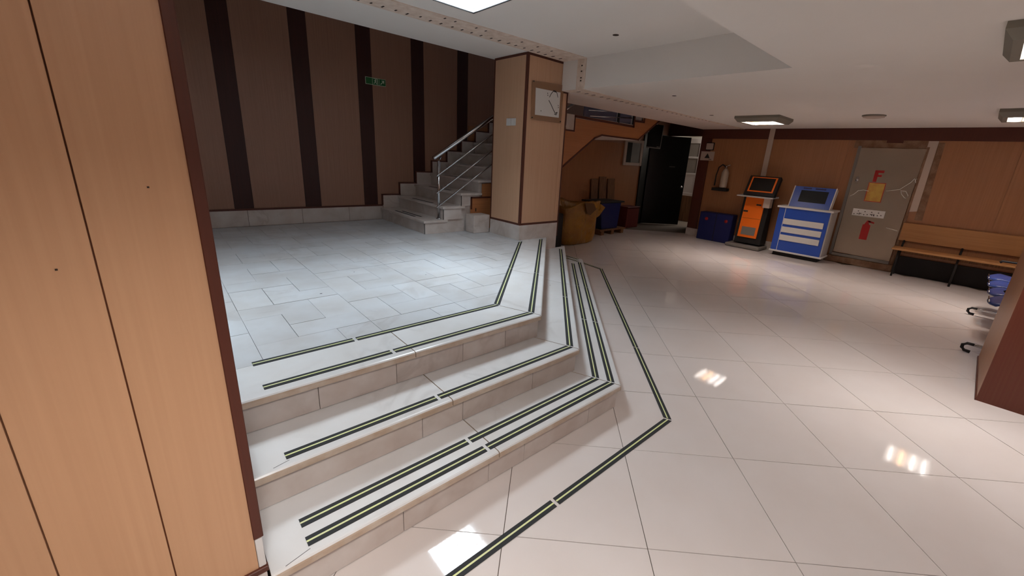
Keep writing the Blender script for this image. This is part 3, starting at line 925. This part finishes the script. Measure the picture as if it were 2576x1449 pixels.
for (x, y, lab) in ((0.0, -0.19, 'square surface light on low ceiling directly above the viewer, out of frame'),
                    (0.0, -3.0, 'square surface light on low ceiling behind the viewer, out of frame'),
                    (3.6, -3.0, 'square surface light on low ceiling behind the right pillar, out of frame'),
                    (7.2, -3.0, 'square surface light on low ceiling beyond the wooden bench, out of frame')):
    light_fixture(x, y, ZL, lab, k_=(1.0 if y > -1 else 1.0), spr=(math.radians(118) if y > -1 else LOUVRE_SPREAD), tubes=('tube_warm',) * 4, group=G)
# round detector
dt = thing('smoke_detector', 'round flat detector on the low ceiling between two lights', 'detector', (7.25, 1.25, ZL - 0.035))
tube('detector_rim', [(7.25, 1.25, ZL), (7.25, 1.25, ZL - 0.012)], 0.13, M['housing'], dt, n=28)
tube('detector_body', [(7.25, 1.25, ZL - 0.012), (7.25, 1.25, ZL - 0.030), (7.25, 1.25, ZL - 0.036)], [0.12, 0.115, 0.09], M['conduit'], dt, n=28)

# ------------------------------------------------------------------ steel door on the far wall
dr = thing('door_1', None, None, (XW, 1.22, 0.0), kind='structure')
X = XW
extr('steel_leaf', [(0.805, 0.175), (1.605, 0.19), (1.615, 2.0), (0.785, 2.0)], 'x', X - 0.035, X - 0.018, M['steel_door'], dr)
box('door_frame', (X - 0.026, X - 0.010, 1.615, 1.66, 0.12, 2.03), M['grey'], dr)
box('door_frame', (X - 0.026, X - 0.010, 0.755, 0.787, 0.12, 2.03), M['mortar'], dr)
box('mortar_lintel', (X - 0.020, X - 0.010, 0.72, 1.72, 2.0, 2.125), M['mortar'], dr)
box('mortar_threshold', (X - 0.05, X - 0.005, 0.74, 1.72, 0.0, 0.125), M['mortar'], dr, bev=0.01)
box('steel_threshold', (X - 0.06, X - 0.01, 0.80, 1.62, 0.125, 0.175), M['grey'], dr, bev=0.004)
extr('plaster_jamb', [(0.665, 1.04), (0.78, 1.02), (0.79, 2.12), (0.675, 2.12)], 'x', X - 0.024, X - 0.010, M['conduit'], dr)
extr('mortar_smear', [(0.57, 0.90), (0.665, 0.90), (0.665, 2.1), (0.60, 2.1), (0.585, 1.5)], 'x', X - 0.0145, X - 0.010, M['mortar'], dr)
# markings: F, poster, notice strip, extinguisher symbol
xf = X - 0.036
def flatx(name, polys, x, m, parent, t=0.001):
    V, Fc = [], []
    for P in polys:
        n = len(V); q = len(P)
        V += [(x, p[0], p[1]) for p in P] + [(x - t, p[0], p[1]) for p in P]
        Fc += [tuple(range(n, n + q)), tuple(range(n + q, n + 2 * q))] + [(n + i, n + (i + 1) % q, n + q + (i + 1) % q, n + q + i) for i in range(q)]
    return obj(name, V, Fc, m, parent)
def ry(y0, y1, z0, z1): return [(y0, z0), (y1, z0), (y1, z1), (y0, z1)]
# seen from the room, left is +y
flatx('letter_f', [ry(1.285, 1.335, 1.455, 1.645), ry(1.215, 1.285, 1.605, 1.645), ry(1.232, 1.285, 1.540, 1.575)], xf, M['red'], dr)
pp = flatx('poster_border', [ry(1.145, 1.375, 1.125, 1.445)], xf - 0.0005, M['red'], dr)
flatx('poster', [ry(1.155, 1.365, 1.135, 1.435)], xf - 0.002, M['poster'], pp)
ns = flatx('notice_strip', [ry(1.045, 1.485, 0.870, 0.990)], xf, M['paper'], dr)
marks = []
for k in range(9):
    y = 1.465 - 0.046 * k
    marks.append(ry(y - 0.014, y, 0.890 + 0.008 * (k % 3), 0.905 + 0.008 * (k % 3)))
    if k % 2: marks.append(ry(y - 0.022, y - 0.004, 0.945, 0.958))
for y in (1.18, 1.205, 1.38): marks.append(ry(y, y + 0.012, 0.892, 0.925))
flatx('printed_marks', marks, xf - 0.001, M['ink'], ns)
flatx('extinguisher_symbol', [ry(1.185, 1.295, 0.475, 0.735), [(1.205, 0.735), (1.275, 0.735), (1.262, 0.775), (1.222, 0.775)], ry(1.195, 1.255, 0.775, 0.805), [(1.150, 0.760), (1.235, 0.790), (1.235, 0.808), (1.145, 0.790)]], xf, M['red'], dr)
for wl in (
[(1.585, 1.187), (1.537, 1.226), (1.488, 1.294), (1.418, 1.31), (1.346, 1.299)] ,
[(1.12, 1.322), (1.04, 1.342), (0.957, 1.361), (0.896, 1.43), (0.845, 1.487), (0.815, 1.547)] ,
[(0.788, 1.481), (0.803, 1.531), (0.784, 1.549)] ,
[(0.939, 1.352), (0.914, 1.291), (0.864, 1.237), (0.843, 1.231)] ,
[(0.937, 1.344), (0.874, 1.342), (0.832, 1.278), (0.831, 1.262)] ,
[(0.976, 0.726), (0.887, 0.711), (0.819, 0.696)] ,
):
    tube('wrinkle_highlight', [(X - 0.037, a, b) for a, b in wl], 0.0055, M['film_glint'], dr, n=6)  # bright reflections on the crumpled film, put in as white ridges
tube('door_lock', [(X - 0.035, 1.545, 1.47), (X - 0.05, 1.545, 1.47)], 0.022, M['steel'], dr)
box('door_handle', (X - 0.045, X - 0.036, 1.525, 1.565, 1.425, 1.52), M['steel'], dr, bev=0.002)
# trunking from ceiling to kiosk
box('cable_trunking', (XW - 0.045, XW - 0.012, 3.02, 3.11, 1.25, ZL - 0.002), M['conduit'], label='pale vertical cable trunking running down the far wall behind the orange kiosk', cat='trunking', bev=0.003)

# ------------------------------------------------------------------ bench
bn = thing('wooden_bench', 'long wooden bench with backboard against the far wall beside the steel door', 'bench', (8.85, 0.0, 0.0))
box('backboard', (XW - 0.055, XW - 0.035, -1.35, 0.775, 0.555, 0.845), M['bench'], bn, bev=0.004)
box('seat_plank', (8.66, 9.00, -1.35, 0.79, 0.435, 0.465), M['bench'], bn, bev=0.006)
for y in (0.70, 0.02, -0.66, -1.3):
    l = tube('leg', [(8.74, y, 0.435), (8.745, y, 0.0)], 0.014, M['matte_black'], bn, n=8)
    tube('leg', [(8.97, y, 0.435), (8.975, y, 0.0)], 0.014, M['matte_black'], bn, n=8)
    tube('back_bracket', [(8.98, y, 0.46), (XW - 0.05, y, 0.56)], 0.014, M['matte_black'], bn, n=8)
box('under_rail', (8.97, 9.0, -1.33, 0.76, 0.36, 0.435), M['brown_plank'], bn)
box('dark_base', (XW - 0.05, XW - 0.021, -1.6, 0.72, 0.0, 0.30), M['matte_black'], wall_far)

# ------------------------------------------------------------------ right hand pillar
rp = thing('pillar_wide', 'wide wooden pillar at the right edge, dark front board and lighter side', 'pillar', (4.8, -1.2, 0.0))
rp.name = 'pillar'
box('pillar_core', (4.255, 5.34, -2.2, -0.345, 0.0, ZL), M['groove'], rp)
box('side_board', (4.262, 5.35, -0.345, -0.333, 0.0, ZL), M['lam_far'], rp)
box('front_board', (4.242, 4.255, -2.2, -0.333, 0.0, ZL), M['front_wood'], rp)
box('base_trim', (4.24, 5.36, -0.333, -0.326, 0.0, 0.018), M['dark'], rp)

# ------------------------------------------------------------------ waiting seats behind the pillar
ws = thing('waiting_seats', 'row of blue plastic waiting seats on a steel beam behind the right pillar', 'seats', (6.35, -0.6, 0.0))
def seat_shell(cx, parent):
    # curved shell swept in y-z, width in x
    prof = [(-0.28, 0.425), (-0.31, 0.44), (-0.38, 0.445), (-0.50, 0.425), (-0.62, 0.42), (-0.70, 0.45), (-0.74, 0.54), (-0.77, 0.68), (-0.80, 0.82), (-0.81, 0.85)]
    V, Fc = [], []
    nx = 7
    for i in range(nx):
        u = i / (nx - 1) * 2 - 1
        for (y, z) in prof:
            kx = 0.235
            edge = abs(u)
            yy = y - (0.05 * edge ** 3 if y > -0.35 else 0)
            zz = z - (0.03 * edge ** 3 if z > 0.8 else 0) + 0.012 * edge ** 2
            V.append((cx + u * kx, yy, zz))
    n = len(prof)
    for i in range(nx - 1):
        for j in range(n - 1):
            Fc.append((i * n + j, i * n + j + 1, (i + 1) * n + j + 1, (i + 1) * n + j))
    o = obj('seat_shell', V, Fc, M['seat_blue'], parent, smooth=True)
    md = o.modifiers.new('thick', 'SOLIDIFY'); md.thickness = 0.012; md.offset = -1
    tube('chrome_edge', [(cx - 0.15, -0.285, 0.452), (cx + 0.15, -0.285, 0.452)], 0.006, M['steel'], o, n=8)
    return o
for k in range(4): seat_shell(5.88 + 0.515 * k, ws)
box('beam', (5.42, 7.68, -0.55, -0.49, 0.34, 0.40), M['matte_black'], ws)
for x in (5.43, 7.10):
    tube('foot', [(x, -0.285, 0.088), (x, -0.52, 0.075), (x, -0.80, 0.03)], 0.014, M['steel'], ws, n=10)
    tube('foot_cap', [(x, -0.29, 0.088), (x, -0.24, 0.088), (x, -0.215, 0.068), (x, -0.215, 0.038), (x, -0.235, 0.018), (x, -0.275, 0.014)], 0.0135, M['matte_black'], ws, n=10)
    tube('leg', [(x, -0.52, 0.05), (x, -0.52, 0.35)], 0.025, M['steel'], ws, n=10)
for x in (5.55, 7.70):
    tube('armrest', [(x, -0.72, 0.40), (x, -0.72, 0.62), (x, -0.36, 0.62), (x, -0.34, 0.60)], 0.014, M['matte_black'], ws, n=8)

# ------------------------------------------------------------------ blue kiosk
kb = thing('blue_kiosk', 'blue and grey information kiosk with tilted screen and three white strips', 'kiosk', (8.8, 2.1, 0.0))
box('cabinet', (8.605, 9.02, 1.68, 2.50, 0.10, 0.895), M['lightgrey'], kb)
box('front_panel', (8.592, 8.605, 1.70, 2.39, 0.10, 0.895), M['blue'], kb)
box('side_strip', (8.592, 8.605, 2.40, 2.50, 0.10, 0.895), M['blue'], kb)
box('strip_seam', (8.594, 8.606, 2.39, 2.40, 0.10, 0.895), M['white'], kb)
box('recessed_plinth', (8.64, 8.98, 1.73, 2.46, 0.0, 0.075), M['matte_black'], kb)
box('bottom_ledge', (8.575, 9.02, 1.66, 2.52, 0.075, 0.105), M['white'], kb, bev=0.004)
box('top_ledge', (8.565, 9.02, 1.655, 2.535, 0.895, 0.93), M['white'], kb, bev=0.005)
for z in (0.60, 0.45, 0.30):
    box('white_strip', (8.578, 8.592, 1.755, 2.385, z, z + 0.105), M['white'], kb, bev=0.003)
def slab(name, a, b, y0, y1, t, m, parent, **k):
    """tilted slab: from point a=(x,z) bottom to b=(x,z) top, thickness t towards the back"""
    dx, dz = b[0] - a[0], b[1] - a[1]
    l = math.hypot(dx, dz)
    nx, nz = dz / l * t, -dx / l * t
    return extr(name, [a, b, (b[0] + nx, b[1] + nz), (a[0] + nx, a[1] + nz)], 'y', y0, y1, m, parent, **k)
A, B = (8.68, 0.93), (8.83, 1.295)
slab('screen_head', A, B, 1.755, 2.385, 0.12, M['blue'], kb)
for (y0, y1) in ((1.740, 1.755), (2.385, 2.400)):
    slab('white_edge', (A[0] - 0.006, A[1]), (B[0] - 0.006, B[1] + 0.006), y0, y1, 0.13, M['white'], kb)
def on(A, B, t, off): 
    dx, dz = B[0] - A[0], B[1] - A[1]; l = math.hypot(dx, dz)
    return (A[0] + dx * t - dz / l * off, A[1] + dz * t + dx / l * off)
slab('screen', on(A, B, 0.26, 0.003), on(A, B, 0.82, 0.003), 1.845, 2.270, 0.003, M['screen'], kb)
slab('top_badge', on(A, B, 0.89, 0.002), on(A, B, 0.95, 0.002), 1.90, 2.06, 0.002, M['navy'], kb)
slab('top_badge', on(A, B, 0.89, 0.002), on(A, B, 0.95, 0.002), 2.12, 2.25, 0.002, M['navy'], kb)
slab('head_support', (8.86, 0.93), (8.92, 1.22), 1.85, 2.3, 0.05, M['grey'], kb)

# ------------------------------------------------------------------ orange kiosk
ko = thing('orange_kiosk', 'tall black self-service kiosk with orange front and orange-framed tilted screen', 'kiosk', (8.8, 3.0, 0.0))
extr('body', [(8.72, 0.10), (8.80, 1.02), (8.98, 1.02), (9.04, 0.10)], 'y', 2.74, 3.24, M['matte_black'], ko, bev=0.006)
box('foot_plate', (8.60, 9.04, 2.70, 3.36, 0.01, 0.07), M['grey'], ko, bev=0.01)
A, B = (8.708, 0.22), (8.788, 1.02)
slab('orange_panel', A, B, 2.83, 3.19, 0.02, M['orange'], ko)
slab('lower_tray', on(A, B, 0.06, 0.006), on(A, B, 0.26, 0.006), 2.875, 3.135, 0.01, M['grey'], ko)
slab('slot', on(A, B, 0.80, 0.003), on(A, B, 0.835, 0.003), 2.88, 2.97, 0.004, M['ink'], ko)
slab('slot', on(A, B, 0.62, 0.003), on(A, B, 0.66, 0.003), 3.10, 3.185, 0.004, M['ink'], ko)
slab('panel_joint', on(A, B, 0.47, 0.002), on(A, B, 0.475, 0.002), 2.84, 3.18, 0.003, M['ink'], ko)
box('keypad_box', (8.66, 8.80, 2.70, 2.82, 0.84, 1.02), M['conduit'], ko, bev=0.004)
extr('shelf', [(8.56, 1.02), (8.56, 1.045), (8.90, 1.06), (8.90, 1.03)], 'y', 2.64, 3.30, M['lightgrey'], ko, bev=0.003)
A, B = (8.60, 1.06), (8.80, 1.43)
slab('screen_head', A, B, 2.64, 3.20, 0.10, M['matte_black'], ko, bev=0.006)
slab('orange_frame', on(A, B, 0.18, 0.004), on(A, B, 0.93, 0.004), 2.69, 3.15, 0.004, M['orange'], ko)
slab('screen', on(A, B, 0.24, 0.008), on(A, B, 0.88, 0.008), 2.72, 3.12, 0.004, M['black'], ko)

# navy boxes to the left of the kiosk
bx = thing('navy_box', 'dark navy blue box with two red labels on the floor left of the kiosk', 'box', (8.9, 3.75, 0.0))
box('box_body', (8.80, 9.05, 3.38, 4.08, 0.0, 0.60), M['navy'], bx, bev=0.01)
box('box_seam', (8.796, 8.80, 3.71, 3.72, 0.0, 0.60), M['matte_black'], bx)
for y in (3.92, 3.50):
    tube('red_label', [(8.80, y, 0.46), (8.794, y, 0.46)], 0.035, M['red'], bx, n=14)

# fire extinguisher on its dark tray
fe = thing('fire_extinguisher', 'brownish fire extinguisher with black hose on the wall left of orange kiosk', 'extinguisher', (9.0, 3.80, 1.08))
tube('cylinder', [(8.98, 3.78, 1.13), (8.98, 3.78, 1.15), (8.98, 3.78, 1.44), (8.98, 3.78, 1.50), (8.98, 3.78, 1.53)], [0.06, 0.072, 0.072, 0.045, 0.022], M['hydrant'], fe, n=18)
tube('valve', [(8.98, 3.78, 1.53), (8.98, 3.78, 1.57)], 0.02, M['steel'], fe)
tube('lever', [(8.98, 3.80, 1.57), (8.98, 3.70, 1.60)], 0.010, M['steel'], fe, n=8)
tube('hose', [(8.98, 3.79, 1.56), (8.97, 3.86, 1.60), (8.97, 3.93, 1.54), (8.97, 3.96, 1.38), (8.97, 3.96, 1.16)], 0.014, M['matte_black'], fe, n=8)
box('wall_tray', (8.90, XW - 0.012, 3.68, 3.98, 1.06, 1.12), M['matte_black'], fe, bev=0.004)

# signs on dark board
sg = thing('warning_sign', 'small white warning sign with a dark triangle on the dark board', 'sign', (XW - 0.02, 4.29, 1.66))
box('sign_sheet', (XW - 0.020, XW - 0.016, 4.13, 4.43, 1.67, 1.86), M['conduit'], sg)
flatx('triangle', [[(4.22, 1.72), (4.34, 1.72), (4.28, 1.82)]], XW - 0.020, M['ink'], sg)
flatx('text_line', [ry(4.18, 4.24, 1.69, 1.70)], XW - 0.020, M['ink'], sg)
wb = thing('alarm_box', 'small rounded beige box on the wall just above the warning sign', 'box', (XW - 0.03, 4.26, 1.89))
box('cover', (XW - 0.05, XW - 0.016, 4.18, 4.33, 1.90, 2.03), M['conduit'], wb, bev=0.012, seg=2)
box('backplate', (XW - 0.0165, XW - 0.010, 4.165, 4.345, 1.885, 2.045), M['matte_black'], wb)

# ------------------------------------------------------------------ vestibule with the black door
vs = thing('door_2', None, None, (10.3, 5.3, 0.0), kind='structure')
box('header_board', (10.30, 10.38, 4.48, 5.99, 2.26, 2.62), M['dark'], vs)
box('black_cover', (9.15, 10.27, 5.955, 5.985, 0.0, 2.26), M['door_black'], vs)  # black panel added to darken the wall lit from the back room
box('frame_post', (10.28, 10.38, 5.93, 5.99, 0.0, 2.26), M['door_black'], vs)
box('frame_post', (10.30, 10.38, 4.48, 4.99, 0.0, 2.26), M['dark'], vs)
def quad_leaf(name, p0, p1, z0, z1, t, m, parent):
    dx, dy = p1[0] - p0[0], p1[1] - p0[1]
    l = math.hypot(dx, dy)
    nx, ny = -dy / l * t, dx / l * t
    return prism(name, [p0, p1, (p1[0] + nx, p1[1] + ny), (p0[0] + nx, p0[1] + ny)], z0, z1, m, parent)
lf = quad_leaf('black_leaf', (9.42, 5.93), (10.22, 5.30), 0.015, 2.22, 0.04, M['door_black'], vs)
tube('door_knob', [(10.13, 5.345, 1.0), (10.10, 5.30, 1.0)], [0.02, 0.028], M['steel'], lf, n=12)
quad_leaf('door_plate', (9.85, 5.585), (9.97, 5.49), 1.48, 1.495, 0.01, M['grey'], lf)
wall('wall_vestibule', (10.38, 10.44, 5.96, 6.7, 0.0, 3.0), M['dark'])
wall('wall_room', (12.6, 12.7, 4.0, 6.7, 0.0, 3.0), M['white_wall'])
wall('wall_room_side', (10.40, 12.6, 6.6, 6.7, 0.0, 3.0), M['white_wall'])
wall('wall_room_near', (XW + 0.12, 12.6, 4.36, 4.46, 0.0, 3.0), M['white_wall'])
wall('ceiling_room', (10.38, 12.7, 4.36, 6.7, 2.62, 2.72), M['white_wall'])
wd = thing('door_3', None, None, (11.2, 5.5, 0.0), kind='structure')
box('door_rail', (11.2, 11.24, 5.44, 5.98, 2.14, 2.26), M['white'], wd, bev=0.003)
box('door_stile', (11.2, 11.24, 5.44, 5.53, 0.1, 2.14), M['white'], wd, bev=0.003)
box('door_stile', (11.2, 11.24, 5.86, 5.98, 0.1, 2.14), M['white'], wd, bev=0.003)
for (a, b) in ((1.74, 1.79), (1.30, 1.35), (0.72, 0.80)):
    box('door_rail', (11.2, 11.24, 5.53, 5.86, a, b), M['white'], wd, bev=0.003)
for (a, b) in ((1.79, 2.14), (1.35, 1.74)):
    box('glass_pane', (11.212, 11.228, 5.53, 5.86, a, b), M['glass'], wd)
    boxes('pane_bead', [(11.206, 11.234, 5.535, 5.55, a, b), (11.206, 11.234, 5.55, 5.86, a, a + 0.015), (11.206, 11.234, 5.55, 5.86, b - 0.015, b)], M['grey'], wd)
box('lower_panel', (11.208, 11.232, 5.53, 5.86, 0.80, 1.30), M['white'], wd)
box('kick_board', (11.19, 11.24, 5.44, 5.98, 0.0, 0.72), M['brown_plank'], wd)

# hanging black sign with silver rim in front of the vestibule
hs = thing('black_sign', 'black panel with a thin silver rim hanging beside the black door', 'sign', (9.0, 5.6, 1.7))
extr('panel', [(8.42, 1.90), (8.96, 1.90), (8.99, 2.40), (8.42, 2.40)], 'y', 5.40, 5.42, M['black'], hs)
extr('silver_rim', [(8.42, 1.875), (8.98, 1.875), (8.98, 1.90), (8.42, 1.90)], 'y', 5.395, 5.425, M['grey'], hs)
extr('silver_rim', [(8.96, 1.875), (8.985, 1.875), (9.015, 2.40), (8.99, 2.40)], 'y', 5.395, 5.425, M['grey'], hs)
box('steel_tab', (8.80, 8.93, 5.388, 5.395, 1.905, 1.925), M['steel'], hs)  # small polished steel piece just above the lower rim

# ------------------------------------------------------------------ things under the stairs
pf = thing('wall_frame', 'pale framed grey board on the brown wall under the stair landing', 'frame', (8.75, 5.96, 1.46))
yq = YW - 0.012
for b in ((8.37, 8.46, 1.46, 2.06), (9.05, 9.14, 1.46, 2.06), (8.46, 9.05, 1.46, 1.53), (8.46, 9.05, 1.99, 2.06)):
    box('frame_bar', (b[0], b[1], yq - 0.035, yq, b[2], b[3]), M['conduit'], pf, bev=0.003)
box('grey_board', (8.46, 9.05, yq - 0.015, yq, 1.53, 1.99), M['grey'], pf)
box('dark_pane', (8.46, 8.68, yq - 0.017, yq - 0.0151, 1.53, 1.99), M['ink'], pf)

for k, (a, lab) in enumerate(((7.26, 'leftmost old wooden plank leaning on the wall under the stairs'),
                              (7.54, 'middle old wooden plank leaning on the wall behind the blue bin'),
                              (7.86, 'rightmost old wooden plank leaning on the wall behind the blue bin'))):
    h = (1.13, 1.18, 1.14)[k]
    q = extr('wooden_plank', [(5.86, 0.0), (5.885, 0.0), (YW - 0.012, h), (YW - 0.037, h)], 'x', a, a + (0.24, 0.26, 0.27)[k], M['brown_plank'], label=lab, cat='plank', group='planks under the stairs', bev=0.004)

bb = thing('blue_bin', 'dark blue bin with black lid standing on a low pallet behind yellow bag', 'bin', (7.2, 5.5, 0.0))
extr('bin_body', [(6.95, 0.12), (7.50, 0.12), (7.56, 0.68), (6.85, 0.68)], 'y', 5.30, 5.75, M['blue_bin'], bb, bev=0.01)
box('bin_lid', (6.78, 7.62, 5.26, 5.79, 0.68, 0.71), M['matte_black'], bb, bev=0.006)
boxes('pallet', [(6.85, 7.75, 5.25, 5.80, 0.09, 0.118), (6.90, 7.0, 5.26, 5.79, 0.0, 0.09), (7.25, 7.35, 5.26, 5.79, 0.0, 0.09), (7.6, 7.7, 5.26, 5.79, 0.0, 0.09)], M['brown_plank'], bb)
rb = thing('red_box', 'dark red box on the floor between the bin and the black door', 'box', (8.55, 5.8, 0.0))
box('box_body', (8.30, 8.80, 5.62, 5.94, 0.0, 0.48), M['red_box'], rb, bev=0.01)
box('box_lid', (8.29, 8.81, 5.61, 5.95, 0.48, 0.505), M['red_box'], rb, bev=0.006)
box('wood_post', (8.02, 8.10, 5.75, 5.83, 0.0, 0.62), M['brown_plank'], label='short wooden post standing between the blue bin and the red box', cat='post', bev=0.004)

# yellow bag: an open-mouthed crumpled sack
def sack(cx, cy, name, parent, m, rx, ry_, h, seed):
    rnd = random.Random(seed)
    V, Fc = [], []
    n = 28
    rings = [(0.0, 0.80), (0.03, 0.95), (0.18, 1.02), (0.40, 0.98), (0.62, 0.94), (0.82, 0.98), (0.97, 1.06), (1.0, 1.02), (0.94, 0.80), (0.84, 0.66), (0.6, 0.60)]
    ph = [rnd.uniform(0, 6.28) for _ in range(5)]
    for (t, r) in rings:
        for j in range(n):
            a = 2 * PI * j / n
            k = 1 + 0.05 * math.sin(3 * a + ph[0] + 3 * t) + 0.035 * math.sin(7 * a + ph[1] - 4 * t) + 0.02 * math.sin(13 * a + ph[2])
            # squarish outline
            ca, sa = math.cos(a), math.sin(a)
            sq = 1 / max(abs(ca), abs(sa)) ** 0.45
            z = h * t + (0.05 * math.sin(2 * a + ph[3]) + 0.02 * math.sin(5 * a + ph[4])) * (t if t > 0.5 else 0)
            V.append((cx + rx * r * k * ca * sq, cy + ry_ * r * k * sa * sq, max(z, 0.0)))
    for i in range(len(rings) - 1):
        for j in range(n):
            a, b = i * n + j, i * n + (j + 1) % n
            Fc.append((a, b, b + n, a + n))
    Fc.append(tuple(range(n)))
    return obj(name, V, Fc, m, parent, smooth=True)
yb = thing('yellow_sack', 'large crumpled yellow plastic sack with open mouth behind the pillar', 'sack', (5.95, 4.99, 0.0))
sack(5.80, 5.08, 'sack_body', yb, M['yellow'], 0.50, 0.25, 0.76, 3)
extr('torn_flap', [(6.10, 0.40), (6.34, 0.50), (6.50, 0.655), (6.36, 0.72), (6.12, 0.79), (5.95, 0.78)], 'y', 4.92, 4.94, M['yellow'], yb, bev=0.002)
extr('opening_shade', [(5.72, 0.78), (5.98, 0.76), (6.06, 0.65), (5.90, 0.55), (5.80, 0.60)], 'y', 4.79, 4.80, M['sack_inside'], yb)  # flat dark patch, shade of the sack's opening put into its colour
box('dark_crate', (4.65, 5.15, 4.75, 5.30, 0.0, 0.62), M['matte_black'], label='dark crate in the shade between the pillar and the yellow sack', cat='crate', bev=0.02)
